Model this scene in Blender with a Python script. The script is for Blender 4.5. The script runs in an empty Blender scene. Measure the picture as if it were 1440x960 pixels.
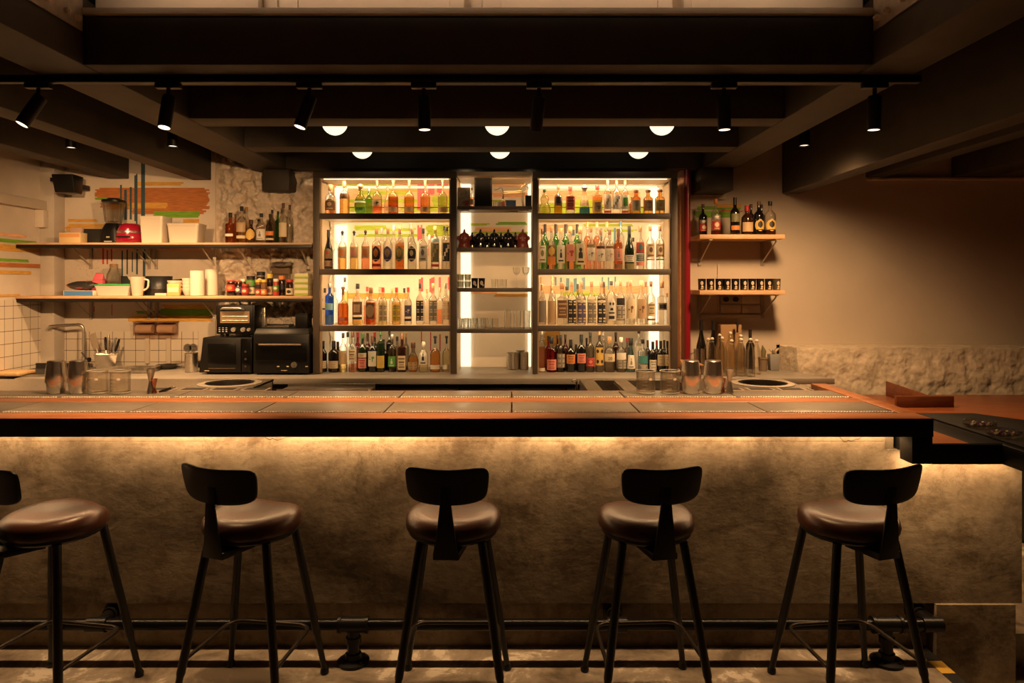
import bpy, bmesh, math, random
from mathutils import Vector, Matrix, noise as mnoise
random.seed(7)
SC = bpy.context.scene
COL = SC.collection
H, F, HY = 1.57, 1000.0, 400.0          # eye height, focal length in pixels, horizon row
PI = math.pi

def X(px, d): return (px - 720) / F * d
def Z(py, d): return H + (HY - py) / F * d
def P(px, py, d): return Vector((X(px, d), d, Z(py, d)))

# ------------------------------------------------------------------ materials
MATS = {}
def new_mat(name):
    m = bpy.data.materials.new(name); m.use_nodes = True
    nt = m.node_tree; nt.nodes.clear()
    out = nt.nodes.new('ShaderNodeOutputMaterial')
    return m, nt, out
def pm(name, col, rough=0.5, metal=0.0, noise=0.0, scale=20.0, bump=0.0, spec=0.5, coat=0.0, stretch=(1, 1, 1), rvar=0.0):
    if name in MATS: return MATS[name]
    m, nt, out = new_mat(name)
    b = nt.nodes.new('ShaderNodeBsdfPrincipled')
    b.inputs['Base Color'].default_value = (*col, 1); b.inputs['Roughness'].default_value = rough
    b.inputs['Metallic'].default_value = metal; b.inputs['Specular IOR Level'].default_value = spec
    b.inputs['Coat Weight'].default_value = coat
    if noise or bump or rvar:
        tc = nt.nodes.new('ShaderNodeTexCoord'); mp = nt.nodes.new('ShaderNodeMapping')
        mp.inputs['Scale'].default_value = stretch
        n = nt.nodes.new('ShaderNodeTexNoise'); n.inputs['Scale'].default_value = scale; n.inputs['Detail'].default_value = 5
        nt.links.new(tc.outputs['Object'], mp.inputs[0]); nt.links.new(mp.outputs[0], n.inputs['Vector'])
        if noise:
            r = nt.nodes.new('ShaderNodeValToRGB')
            r.color_ramp.elements[0].position = .3; r.color_ramp.elements[1].position = .7
            r.color_ramp.elements[0].color = (*[c * (1 - noise) for c in col], 1)
            r.color_ramp.elements[1].color = (*[min(1, c * (1 + noise)) for c in col], 1)
            nt.links.new(n.outputs['Fac'], r.inputs[0]); nt.links.new(r.outputs[0], b.inputs['Base Color'])
        if bump:
            bp = nt.nodes.new('ShaderNodeBump'); bp.inputs['Strength'].default_value = bump; bp.inputs['Distance'].default_value = .01
            nt.links.new(n.outputs['Fac'], bp.inputs['Height']); nt.links.new(bp.outputs[0], b.inputs['Normal'])
        if rvar:
            mr = nt.nodes.new('ShaderNodeMapRange'); mr.inputs['To Min'].default_value = max(.02, rough - rvar); mr.inputs['To Max'].default_value = rough + rvar
            nt.links.new(n.outputs['Fac'], mr.inputs[0]); nt.links.new(mr.outputs[0], b.inputs['Roughness'])
    nt.links.new(b.outputs[0], out.inputs[0]); MATS[name] = m; return m
def em(name, col, strength):
    if name in MATS: return MATS[name]
    m, nt, out = new_mat(name)
    e = nt.nodes.new('ShaderNodeEmission'); e.inputs[0].default_value = (*col, 1); e.inputs[1].default_value = strength
    nt.links.new(e.outputs[0], out.inputs[0]); MATS[name] = m; return m
def glass(name, tint, rough=0.03, refr=0.35, ior=1.35):
    """tinted bottle glass: straight-through transmission, some refraction and a Fresnel gloss"""
    if name in MATS: return MATS[name]
    m, nt, out = new_mat(name); N = nt.nodes.new; L = nt.links.new
    t = N('ShaderNodeBsdfTransparent'); t.inputs[0].default_value = (*[math.sqrt(c) for c in tint], 1)
    rf = N('ShaderNodeBsdfRefraction'); rf.inputs[0].default_value = (*[math.sqrt(c) for c in tint], 1); rf.inputs['Roughness'].default_value = rough; rf.inputs['IOR'].default_value = ior
    mx = N('ShaderNodeMixShader'); mx.inputs[0].default_value = refr
    L(t.outputs[0], mx.inputs[1]); L(rf.outputs[0], mx.inputs[2])
    g = N('ShaderNodeBsdfGlossy'); g.inputs['Roughness'].default_value = .06
    ge = N('ShaderNodeNewGeometry'); mr = N('ShaderNodeMapRange'); mr.inputs['To Min'].default_value = 1.5; mr.inputs['To Max'].default_value = 1 / 1.5
    fr = N('ShaderNodeFresnel'); L(ge.outputs['Backfacing'], mr.inputs[0]); L(mr.outputs[0], fr.inputs['IOR'])
    m2 = N('ShaderNodeMixShader'); L(fr.outputs[0], m2.inputs[0]); L(mx.outputs[0], m2.inputs[1]); L(g.outputs[0], m2.inputs[2])
    L(m2.outputs[0], out.inputs[0]); MATS[name] = m; return m

# ------------------------------------------------------------------ mesh building
class MB:
    def __init__(s): s.v = []; s.f = []; s.m = []; s.sm = []
    def add(s, vs, fs, mi=0, smooth=True):
        o = len(s.v); s.v.extend(Vector(v) for v in vs)
        for f in fs: s.f.append([i + o for i in f]); s.m.append(mi); s.sm.append(smooth)
        return o
    def box(s, x0, x1, y0, y1, z0, z1, mi=0):
        vs = [(x, y, z) for x in (x0, x1) for y in (y0, y1) for z in (z0, z1)]
        s.add(vs, [(0, 1, 3, 2), (4, 6, 7, 5), (0, 4, 5, 1), (2, 3, 7, 6), (0, 2, 6, 4), (1, 5, 7, 3)], mi); return s
    def hexa(s, bot, top, mi=0):
        n = len(bot)
        s.add(list(bot) + list(top), [tuple(range(n))[::-1], tuple(range(n, 2 * n))] + [(i, (i + 1) % n, n + (i + 1) % n, n + i) for i in range(n)], mi); return s
    def prism(s, poly, z0, z1, mi=0):
        return s.hexa([(x, y, z0) for x, y in poly], [(x, y, z1) for x, y in poly], mi)
    def quad(s, a, b, c, d, mi=0): s.add([a, b, c, d], [(0, 1, 2, 3)], mi, False); return s
    def lathe(s, prof, c=(0, 0, 0), seg=20, mi=0, sq=1.0, ry=1.0, mis=None, rot=0.0, cap=True):
        """profile (r,z); sq<1 squares the section, ry flattens it"""
        c = Vector(c); rings = []
        for r, z in prof:
            ring = []
            for k in range(seg):
                a = 2 * PI * (k + .5) / seg + rot; ca, sa = math.cos(a), math.sin(a)
                if sq != 1.0:
                    ca = math.copysign(abs(ca) ** sq, ca); sa = math.copysign(abs(sa) ** sq, sa)
                ring.append(c + Vector((r * ca, r * sa * ry, z)))
            rings.append(ring)
        o = len(s.v)
        for r in rings: s.v.extend(r)
        for i in range(len(rings) - 1):
            for k in range(seg):
                k2 = (k + 1) % seg
                s.f.append([o + i * seg + k, o + i * seg + k2, o + (i + 1) * seg + k2, o + (i + 1) * seg + k])
                s.m.append(mis[i] if mis else mi); s.sm.append(True)
        if not cap: return s
        if prof[0][0] > 1e-5: s.f.append([o + k for k in range(seg)][::-1]); s.m.append(mis[0] if mis else mi); s.sm.append(True)
        if prof[-1][0] > 1e-5: s.f.append([o + (len(rings) - 1) * seg + k for k in range(seg)]); s.m.append(mis[-1] if mis else mi); s.sm.append(True)
        return s
    def tube(s, pts, r, seg=10, mi=0, closed=False):
        pts = [Vector(p) for p in pts]; n = len(pts); o = len(s.v); up = None
        for i, p in enumerate(pts):
            if closed: t = pts[(i + 1) % n] - pts[i - 1]
            else: t = pts[min(i + 1, n - 1)] - pts[max(i - 1, 0)]
            t.normalize()
            if up is None:
                up = Vector((0, 0, 1)) if abs(t.z) < .9 else Vector((1, 0, 0))
            a = t.cross(up); a.normalize(); b = a.cross(t); b.normalize(); up = b
            rr = r[i] if isinstance(r, (list, tuple)) else r
            for k in range(seg):
                th = 2 * PI * k / seg; s.v.append(p + a * (rr * math.cos(th)) + b * (rr * math.sin(th)))
        for i in range(n if closed else n - 1):
            j = (i + 1) % n
            for k in range(seg):
                k2 = (k + 1) % seg
                s.f.append([o + i * seg + k, o + i * seg + k2, o + j * seg + k2, o + j * seg + k]); s.m.append(mi); s.sm.append(True)
        if not closed:
            s.f.append([o + k for k in range(seg)][::-1]); s.m.append(mi); s.sm.append(True)
            s.f.append([o + (n - 1) * seg + k for k in range(seg)]); s.m.append(mi); s.sm.append(True)
        return s
    def cyl(s, a, b, r, seg=16, mi=0): return s.tube([a, b], r, seg, mi)
    def xform(s, M):
        s.v = [M @ v for v in s.v]; return s

def arc(pts, rad=.03, n=5):
    """round the corners of a polyline"""
    pts = [Vector(p) for p in pts]; out = [pts[0]]
    for i in range(1, len(pts) - 1):
        a, b, c = pts[i - 1], pts[i], pts[i + 1]
        r = min(rad, (a - b).length * .45, (c - b).length * .45)
        p0 = b + (a - b).normalized() * r; p1 = b + (c - b).normalized() * r
        for k in range(n + 1):
            t = k / n; out.append(p0 * (1 - t) ** 2 + b * (2 * t * (1 - t)) + p1 * t ** 2)
    out.append(pts[-1]); return out
def rrect(x0, x1, y0, y1, r, n=5):
    out = []
    for cx, cy, a0 in ((x1 - r, y1 - r, 0), (x0 + r, y1 - r, 90), (x0 + r, y0 + r, 180), (x1 - r, y0 + r, 270)):
        for k in range(n + 1):
            a = math.radians(a0 + 90 * k / n); out.append((cx + r * math.cos(a), cy + r * math.sin(a)))
    return out

def obj(name, mb, mats, parent=None, bevel=0.0, loc=None, sharp=38):
    me = bpy.data.meshes.new(name)
    me.from_pydata([tuple(v) for v in mb.v], [], mb.f)
    if not isinstance(mats, (list, tuple)): mats = [mats]
    for m in mats: me.materials.append(m)
    for p, mi, sm in zip(me.polygons, mb.m, mb.sm): p.material_index = min(mi, len(mats) - 1); p.use_smooth = sm
    bm = bmesh.new(); bm.from_mesh(me)
    bmesh.ops.recalc_face_normals(bm, faces=bm.faces)
    if bevel:
        es = [e for e in bm.edges if len(e.link_faces) == 2 and e.calc_face_angle(0) > .6]
        bmesh.ops.bevel(bm, geom=es, offset=bevel, segments=2, affect='EDGES', profile=.5, clamp_overlap=True)
    bm.to_mesh(me); bm.free()
    try: me.set_sharp_from_angle(angle=math.radians(sharp))
    except Exception: pass
    o = bpy.data.objects.new(name, me); COL.objects.link(o)
    if parent is not None: o.parent = parent
    if loc is not None: o.location = loc
    return o
LABELS = {}
def tag(o, label, cat, group=None):
    o['label'] = label; o['category'] = cat
    if group: o['group'] = group
    LABELS.setdefault(label, []).append(o.name)
    return o
def thing(name, label, cat, loc=(0, 0, 0), rotz=0.0, group=None):
    o = bpy.data.objects.new(name, None); COL.objects.link(o); o.empty_display_size = .05
    o.location = loc; o.rotation_euler = (0, 0, rotz)
    return tag(o, label, cat, group)
def struct(name, mb, mats, bevel=0.0, label=None, sharp=38):
    o = obj(name, mb, mats, None, bevel, sharp=sharp); o['kind'] = 'structure'
    if label: o['label'] = label
    return o
def dup(root, loc, rotz=0.0, label=None):
    """copy of a thing with its parts and their sub-parts"""
    def rec(o, par):
        c = o.copy(); COL.objects.link(c); c.parent = par
        for ch in o.children: rec(ch, c)
        return c
    r = rec(root, None); r.location = loc; r.rotation_euler = (0, 0, rotz)
    if label: tag(r, label, r['category'], r.get('group'))
    return r
def light(kind, name, loc, energy, col=(1, .6, .3), size=.1, size_y=None, target=None, spot=60, blend=.5, parent=None, spread=None):
    l = bpy.data.lights.new(name, kind); l.energy = energy; l.color = col
    if kind == 'AREA':
        l.shape = 'RECTANGLE' if size_y else 'SQUARE'; l.size = size
        if size_y: l.size_y = size_y
        if spread: l.spread = math.radians(spread)
    else: l.shadow_soft_size = size
    if kind == 'SPOT': l.spot_size = math.radians(spot); l.spot_blend = blend
    o = bpy.data.objects.new(name, l); COL.objects.link(o); o.location = loc
    if target is not None: o.rotation_euler = (Vector(target) - Vector(loc)).to_track_quat('-Z', 'Y').to_euler()
    if parent: o.parent = parent; o.matrix_parent_inverse = parent.matrix_world.inverted()
    return o

# ------------------------------------------------------------------ shared materials
BLACK_PAINT = pm('black_paint', (.012, .010, .009), .55, noise=.3, scale=9)
BEAM = pm('dark_beam_paint', (.034, .026, .0185), .65, noise=.25, scale=6)
BLACK_METAL = pm('black_powder_metal', (.005, .005, .0055), .42, spec=.35, bump=.05, scale=300)
BLACK_PLASTIC = pm('black_plastic', (.006, .0055, .0055), .4, spec=.35)
WHITE_WALL = pm('old_white_plaster', (.60, .52, .44), .85, noise=.10, scale=3.5, bump=.25)
RIGHT_WALL = pm('smooth_beige_plaster', (.56, .47, .38), .85, noise=.06, scale=2.2, bump=.08)
STEEL = pm('brushed_steel', (.56, .52, .47), .3, 1.0, noise=.15, scale=40, stretch=(1, 20, 20), rvar=.12)
POLISHED = pm('polished_steel', (.86, .82, .77), .24, 1.0)
CHROME = pm('chrome', (.8, .78, .75), .16, 1.0)
WARM_LED = (1, .57, .25)

def wood(name, c1, c2, stretch, rough=.35):
    if name in MATS: return MATS[name]
    m, nt, out = new_mat(name); N = nt.nodes.new; L = nt.links.new
    tc = N('ShaderNodeTexCoord'); mp = N('ShaderNodeMapping'); mp.inputs['Scale'].default_value = stretch
    n = N('ShaderNodeTexNoise'); n.inputs['Scale'].default_value = 3; n.inputs['Detail'].default_value = 8; n.inputs['Roughness'].default_value = .65; n.inputs['Distortion'].default_value = .6
    r = N('ShaderNodeValToRGB'); r.color_ramp.elements[0].position = .32; r.color_ramp.elements[1].position = .68
    r.color_ramp.elements[0].color = (*c1, 1); r.color_ramp.elements[1].color = (*c2, 1)
    b = N('ShaderNodeBsdfPrincipled'); b.inputs['Roughness'].default_value = rough
    L(tc.outputs['Object'], mp.inputs[0]); L(mp.outputs[0], n.inputs['Vector']); L(n.outputs['Fac'], r.inputs[0]); L(r.outputs[0], b.inputs['Base Color']); L(b.outputs[0], out.inputs[0])
    MATS[name] = m; return m
BAR_WOOD = wood('red_brown_bar_wood', (.20, .065, .022), (.38, .135, .048), (1.2, 9, 9))
SHELF_WOOD = wood('pale_shelf_wood', (.42, .24, .12), (.62, .40, .22), (1.5, 12, 12), .55)
PLY = wood('plywood', (.36, .19, .08), (.5, .3, .14), (8, 1.5, 8), .6)

def concrete():
    m, nt, out = new_mat('stained_plaster_front'); N = nt.nodes.new; L = nt.links.new
    tc = N('ShaderNodeTexCoord'); b = N('ShaderNodeBsdfPrincipled'); b.inputs['Roughness'].default_value = .62; b.inputs['Specular IOR Level'].default_value = .3
    def noise(scale, stretch, det=6, dist=0.0, rough=.6):
        mp = N('ShaderNodeMapping'); mp.inputs['Scale'].default_value = stretch
        n = N('ShaderNodeTexNoise'); n.inputs['Scale'].default_value = scale; n.inputs['Detail'].default_value = det
        n.inputs['Distortion'].default_value = dist; n.inputs['Roughness'].default_value = rough
        L(tc.outputs['Object'], mp.inputs[0]); L(mp.outputs[0], n.inputs['Vector']); return n
    def ramp(src, stops):
        r = N('ShaderNodeValToRGB')
        while len(r.color_ramp.elements) < len(stops): r.color_ramp.elements.new(.5)
        for e, (p, c) in zip(r.color_ramp.elements, stops): e.position = p; e.color = (*c, 1)
        L(src, r.inputs[0]); return r
    def mul(a, bb, f=1.0):
        x = N('ShaderNodeMixRGB'); x.blend_type = 'MULTIPLY'; x.inputs[0].default_value = f; L(a, x.inputs[1]); L(bb, x.inputs[2]); return x
    big = noise(1.3, (1, 1, 1.2), 9, .5, .62); wash = noise(3.4, (1, 1, 1.25), 12, .25, .72); vert = noise(5, (2.2, 1, .5), 7, .3, .65); fine = noise(26, (1, 1, 1.4), 6)
    base = ramp(big.outputs['Fac'], [(.36, (.11, .083, .055)), (.48, (.25, .20, .14)), (.6, (.38, .31, .22))])
    c = mul(base.outputs[0], ramp(wash.outputs['Fac'], [(.38, (.42, .37, .32)), (.5, (.95, .94, .92)), (.56, (1, 1, 1)), (.66, (.74, .70, .64))]).outputs[0], .9)
    c = mul(c.outputs[0], ramp(vert.outputs['Fac'], [(.3, (.68, .62, .54)), (.55, (1, 1, 1))]).outputs[0], .55)
    c = mul(c.outputs[0], ramp(fine.outputs['Fac'], [(.38, (.8, .78, .76)), (.56, (1, 1, 1))]).outputs[0], .6)
    # hairline cracks where a contour of a distorted noise passes
    ck = noise(2.3, (1, 1, 1), 9, .5, .7); mm = N('ShaderNodeMath'); mm.operation = 'SUBTRACT'; mm.inputs[1].default_value = .5; L(ck.outputs['Fac'], mm.inputs[0])
    ab = N('ShaderNodeMath'); ab.operation = 'ABSOLUTE'; L(mm.outputs[0], ab.inputs[0])
    c = mul(c.outputs[0], ramp(ab.outputs[0], [(.0, (.35, .28, .2)), (.006, (1, 1, 1))]).outputs[0], .5)
    L(c.outputs[0], b.inputs['Base Color'])
    bp = N('ShaderNodeBump'); bp.inputs['Strength'].default_value = .22; bp.inputs['Distance'].default_value = .008
    ad = N('ShaderNodeMath'); ad.operation = 'ADD'; L(wash.outputs['Fac'], ad.inputs[0]); L(fine.outputs['Fac'], ad.inputs[1]); L(ad.outputs[0], bp.inputs['Height']); L(bp.outputs[0], b.inputs['Normal'])
    L(b.outputs[0], out.inputs[0]); return m
CONCRETE = concrete()
def floor_mat():
    m, nt, out = new_mat('mottled_screed_floor'); N = nt.nodes.new; L = nt.links.new
    tc = N('ShaderNodeTexCoord'); b = N('ShaderNodeBsdfPrincipled'); b.inputs['Roughness'].default_value = .5
    n = N('ShaderNodeTexNoise'); n.inputs['Scale'].default_value = 3.2; n.inputs['Detail'].default_value = 10; n.inputs['Roughness'].default_value = .68; n.inputs['Distortion'].default_value = .6
    r = N('ShaderNodeValToRGB'); els = [(.38, (.12, .09, .06)), (.48, (.26, .205, .15)), (.55, (.35, .285, .215)), (.59, (.66, .57, .46))]
    while len(r.color_ramp.elements) < 4: r.color_ramp.elements.new(.5)
    for e, (p, c) in zip(r.color_ramp.elements, els): e.position = p; e.color = (*c, 1)
    L(tc.outputs['Object'], n.inputs['Vector']); L(n.outputs['Fac'], r.inputs[0]); L(r.outputs[0], b.inputs['Base Color'])
    bp = N('ShaderNodeBump'); bp.inputs['Strength'].default_value = .3; bp.inputs['Distance'].default_value = .006; L(n.outputs['Fac'], bp.inputs['Height']); L(bp.outputs[0], b.inputs['Normal'])
    L(b.outputs[0], out.inputs[0]); return m
FLOOR = floor_mat()
def tiles():
    m, nt, out = new_mat('square_cream_tiles'); N = nt.nodes.new; L = nt.links.new
    tc = N('ShaderNodeTexCoord'); ge = N('ShaderNodeSeparateXYZ'); L(tc.outputs['Object'], ge.inputs[0])
    cb = N('ShaderNodeCombineXYZ'); ad = N('ShaderNodeMath'); ad.operation = 'ADD'; L(ge.outputs[0], ad.inputs[0]); L(ge.outputs[1], ad.inputs[1])
    L(ad.outputs[0], cb.inputs[0]); L(ge.outputs[2], cb.inputs[1])
    br = N('ShaderNodeTexBrick'); br.offset = 0; br.inputs['Scale'].default_value = 1; br.inputs['Brick Width'].default_value = .094; br.inputs['Row Height'].default_value = .094
    br.inputs['Mortar Size'].default_value = .0022; br.inputs['Color1'].default_value = (.66, .58, .48, 1); br.inputs['Color2'].default_value = (.62, .54, .45, 1); br.inputs['Mortar'].default_value = (.1, .06, .04, 1)
    L(cb.outputs[0], br.inputs['Vector'])
    b = N('ShaderNodeBsdfPrincipled'); b.inputs['Roughness'].default_value = .28; L(br.outputs['Color'], b.inputs['Base Color']); L(b.outputs[0], out.inputs[0]); return m
TILES = tiles()

# ------------------------------------------------------------------ camera
cam = bpy.data.cameras.new('camera'); cam.sensor_width = 36; cam.lens = 25.0; cam.shift_y = -80 / 1440
co = bpy.data.objects.new('camera', cam); COL.objects.link(co); co.location = (0, 0, H); co.rotation_euler = (PI / 2, 0, 0); SC.camera = co
cam.clip_start = .02
# ================================================================== the room
WD = 5.8                                      # distance of the back wall
XL = -3.76                                    # left wall
STEP = 1.79                                   # edge of the raised floor in front of the bar
# floor: raised platform, lower floor to the right of it in front of the bar
fl = MB(); fl.box(XL - .2, STEP, -3.2, 3.2, -.3, 0); fl.box(XL - .2, 5.2, 3.2, WD + .2, -.3, 0)
struct('floor', fl, FLOOR)
fl = MB(); fl.box(STEP, 5.2, -3.2, 3.2, -.4, -.145); struct('floor', fl, FLOOR)
# hazard tape along the step: black and yellow stretches
tp = MB()
yy = 3.085; k = 0
while yy > 1.0:
    y2 = yy - (.095 if k % 2 else .12)
    tp.box(STEP - .055, STEP + .001, y2, yy, .0005, .002, k % 2); tp.box(STEP, STEP + .0015, y2, yy, -.03, .002, k % 2); yy = y2; k += 1
tag(obj('hazard_tape', tp, [pm('tape_black', (.012, .011, .01), .5), pm('tape_yellow', (.62, .36, .05), .5)]), 'black and yellow hazard tape along the edge of the floor step', 'tape')

# ---- mural strokes: thin ragged daubs that are part of the wall mesh
PAINT = {'orange': pm('paint_burnt_orange', (.44, .15, .04), .7, noise=.25, scale=14, stretch=(1, 1, 10)),
         'peach': pm('paint_peach', (.80, .42, .22), .7, noise=.2, scale=14, stretch=(1, 1, 10)),
         'ochre': pm('paint_ochre', (.62, .33, .06), .7, noise=.2, scale=14, stretch=(1, 1, 10)),
         'green': pm('paint_green', (.17, .36, .02), .7, noise=.25, scale=14, stretch=(1, 1, 10)),
         'lime': pm('paint_lime', (.36, .47, .03), .7, noise=.25, scale=14, stretch=(1, 1, 10)),
         'pink': pm('paint_coral', (.72, .12, .13), .7, noise=.2, scale=14, stretch=(10, 1, 1)),
         'red': pm('paint_red', (.50, .03, .04), .7),
         'slate': pm('paint_slate_blue', (.035, .075, .095), .7),
         'blue': pm('paint_blue_grey', (.13, .25, .29), .7, noise=.2, scale=14, stretch=(10, 1, 1)),
         'speck': pm('paint_brown_speck', (.12, .04, .02), .7)}
PK = list(PAINT)
def daub(mb, u0, u1, z0, z1, key, put, mi0, rag=.05):
    """brush stroke of several bristle rows with ragged ends; put(u,z,lift) -> point"""
    mi = mi0 + PK.index(key); w, h = u1 - u0, z1 - z0
    if w >= h:
        n = max(2, int(h / .012)); rg = min(w * .1, rag * .8)
        for i in range(n):
            a = u0 + random.random() * rg; b = u1 - random.random() * rg
            if i in (0, n - 1): a += rg * .6 * random.random(); b -= rg * .6 * random.random()
            za = z0 + h * i / n; zb = z0 + h * (i + 1.02) / n
            mb.quad(put(a, za, 0), put(b, za, 0), put(b, zb, 0), put(a, zb, 0), mi)
    else:
        n = max(1, int(w / .012)); rg = min(h * .15, rag)
        for i in range(n):
            a = z0 + random.random() * rg; b = z1 - random.random() * rg
            xa = u0 + w * i / n; xb = u0 + w * (i + 1.02) / n
            mb.quad(put(xa, a, 0), put(xb, a, 0), put(xb, b, 0), put(xa, b, 0), mi)
lift = [0.0]
def put_back(u, z, _): return (u, WD - .0006 - lift[0], z)
def px_daubs(mb, lst, mi0):
    for (a, b, t, bt, key) in lst:
        lift[0] += .00004
        daub(mb, X(a, WD), X(b, WD), Z(bt, WD), Z(t, WD), key, put_back, mi0)
# left stretch of the back wall (smooth part)
w = MB(); w.box(XL - .2, -2.42, WD, WD + .15, -.1, 3.2)
px_daubs(w, [(133, 296, 264, 281, 'orange'), (140, 296, 281, 294, 'orange'), (180, 292, 293, 301, 'orange'), (185, 262, 256, 261, 'ochre'), (150, 240, 285, 293, 'ochre'),
             (90, 150, 315, 326, 'ochre'), (95, 140, 308, 312, 'ochre'), (212, 287, 297, 306, 'green'), (132, 152, 278, 281, 'green'), (255, 282, 308, 316, 'ochre'),
             (223, 303, 434, 445, 'green'), (180, 302, 444, 452, 'ochre'), (190, 222, 437, 441, 'green'), (225, 300, 428, 434, 'ochre'), (130, 302, 343, 352, 'peach'),
             (169, 171.5, 258, 316, 'slate'), (174.5, 178.5, 258, 316, 'slate'), (182.5, 185.5, 256, 316, 'slate'), (189, 193.5, 240, 318, 'slate'), (198.5, 204, 228, 330, 'slate'),
             (171, 173, 348, 390, 'slate'), (178, 180, 348, 392, 'slate'), (185.5, 187, 348, 388, 'slate'), (191.5, 194, 348, 392, 'slate'), (201, 204.5, 348, 394, 'slate'),
             (144, 146.5, 348, 372, 'red'), (150, 152, 348, 374, 'red'), (156, 158, 348, 370, 'red'), (157, 158, 425, 445, 'red'), (132, 133, 430, 438, 'red')], 1)
for _ in range(90):
    a, b = random.gauss(122, 14), random.gauss(378, 12); s = random.uniform(.3, .8)
    daub(w, X(a, WD), X(a + s, WD), Z(b + s, WD), Z(b, WD), 'speck', put_back, 1)
for _ in range(60):
    a, b = random.uniform(90, 290), random.uniform(240, 450); s = random.uniform(.3, .7)
    daub(w, X(a, WD), X(a + s, WD), Z(b + s, WD), Z(b, WD), 'speck', put_back, 1)
struct('wall_back', w, [WHITE_WALL] + [PAINT[k] for k in PK])
# tiled splashback
t = MB(); t.box(XL + .005, X(279, WD), WD - .008, WD - .0015, .9, Z(466, WD)); struct('trim_1', t, TILES)
# rough rubble plaster between the shelves and the cabinet
def rough_wall(x0, x1, z0, z1, y, amp, nx, nz, sc, seed, fade=.12):
    mb = MB(); vs = []
    for j in range(nz + 1):
        for i in range(nx + 1):
            x = x0 + (x1 - x0) * i / nx; z = z0 + (z1 - z0) * j / nz
            p = Vector((x * sc + seed, z * sc * 1.15, seed * .7))
            n1 = mnoise.fractal(p, 1.0, 2.1, 5); n2 = mnoise.ridged_multi_fractal(p * .55, .9, 2.2, 4, 1.0, 2.0)
            e = min(1, (x - x0) / fade, (x1 - x) / .02 + .4)
            vs.append((x, y - amp * max(0, e) * (.45 + .5 * n1 + .25 * (n2 - 1)), z))
    fs = [(j * (nx + 1) + i, j * (nx + 1) + i + 1, (j + 1) * (nx + 1) + i + 1, (j + 1) * (nx + 1) + i) for j in range(nz) for i in range(nx)]
    mb.add(vs, fs, 0, True); return mb
ROUGH = pm('rough_lime_plaster', (.64, .55, .45), .9, noise=.16, scale=22, bump=1.0)
w = rough_wall(-2.43, -1.46, .9045, 3.0, WD + .025, .10, 230, 400, 11, 3.1)
w.box(-2.43, -1.46, WD + .04, WD + .15, -.1, 3.2); struct('wall_back', w, ROUGH, sharp=80)
# stretch behind the bottle cabinets, with the mural running through
w = MB(); w.box(-1.46, 1.27, WD, WD + .15, -.1, 3.2)
px_daubs(w, [(450, 640, 246, 298, 'peach'), (470, 560, 256, 261, 'lime'), (500, 585, 268, 274, 'lime'), (452, 470, 277, 283, 'lime'), (545, 600, 266, 270, 'ochre'), (455, 600, 280, 285, 'lime'),
             (455, 520, 290, 297, 'lime'), (560, 640, 290, 298, 'lime'), (602, 640, 249, 253, 'lime'), (606, 636, 276, 290, 'lime'),
             (587, 597, 249, 300, 'pink'), (602, 611, 254, 276, 'pink'), (614.5, 621.5, 254, 272, 'pink'), (623, 630, 254, 264, 'pink'),
             (494, 545, 317, 324, 'lime'), (497, 600, 329, 333, 'lime'), (540, 586, 321, 325, 'lime'), (598, 634, 316, 332, 'lime'), (587, 594, 316, 340, 'pink'), (606, 610, 330, 360, 'pink'),
             (480, 580, 412, 420, 'ochre'), (589, 595, 389, 412, 'pink'), (604, 611, 389, 413, 'pink'), (617, 620, 389, 412, 'pink'), (630, 633, 389, 408, 'pink'),
             (592, 593.4, 466, 486, 'red'), (605, 606.4, 466, 496, 'red'), (618, 619.6, 466, 494, 'red'),
             (690, 748, 256, 262, 'peach'), (655, 748, 247, 251, 'peach'), (690, 748, 271, 277, 'peach'), (690, 725, 281, 284, 'lime'),
             (655, 690, 314, 317, 'lime'), (695, 745, 312, 316, 'green'), (660, 720, 320, 325, 'peach'), (660, 748, 326, 329, 'lime'), (650, 680, 330, 334, 'pink'),
             (690, 748, 413, 417, 'ochre'), (655, 700, 410, 413, 'peach'),
             (764, 915, 249, 258, 'peach'), (764, 905, 268, 282, 'peach'), (758, 800, 285, 300, 'lime'), (805, 850, 281, 300, 'lime'), (880, 945, 290, 300, 'lime'),
             (758, 818, 316, 325, 'peach'), (816, 893, 315, 318.5, 'lime'), (842, 897, 322.5, 326, 'lime'), (803, 808, 321, 332, 'blue'), (844, 847, 320, 350, 'blue'), (863, 866, 318, 352, 'blue'), (872, 874.5, 312, 335, 'blue'),
             (758, 925, 402, 413, 'peach'), (780, 782.5, 389, 402, 'blue'), (787.5, 790, 389, 404, 'blue'), (796, 800.5, 389, 410, 'blue'), (806.5, 811, 389, 412, 'blue'), (818, 822.5, 389, 408, 'blue'),
             (846, 848, 388, 406, 'blue'), (854.5, 856.5, 388, 408, 'blue'), (864, 866, 388, 404, 'blue'), (785, 845, 411, 416, 'lime'),
             (764, 790, 466, 486, 'ochre'), (953, 962, 290, 304, 'orange'), (953, 958, 294, 298, 'green')], 1)
struct('wall_back', w, [pm('cabinet_back_plaster', (.74, .66, .55), .85, noise=.06, scale=4, bump=.15)] + [PAINT[k] for k in PK])
# right stretch
w = MB(); w.box(1.27, 5.2, WD, WD + .15, -.1, 3.2)
px_daubs(w, [(974, 1046, 290, 294.5, 'green'), (974, 1032, 297, 306, 'green'), (1000, 1046, 287, 292, 'ochre'), (1010, 1045, 294.5, 298, 'orange')], 1)
struct('wall_back', w, [RIGHT_WALL] + [PAINT[k] for k in PK])
# ledge line and thicker wall above it on the right
w = MB(); w.box(X(1217, WD), 5.2, WD - .035, WD, Z(252, WD) - .01, Z(252, WD) + .012); struct('trim_2', w, RIGHT_WALL, .004)
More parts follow.
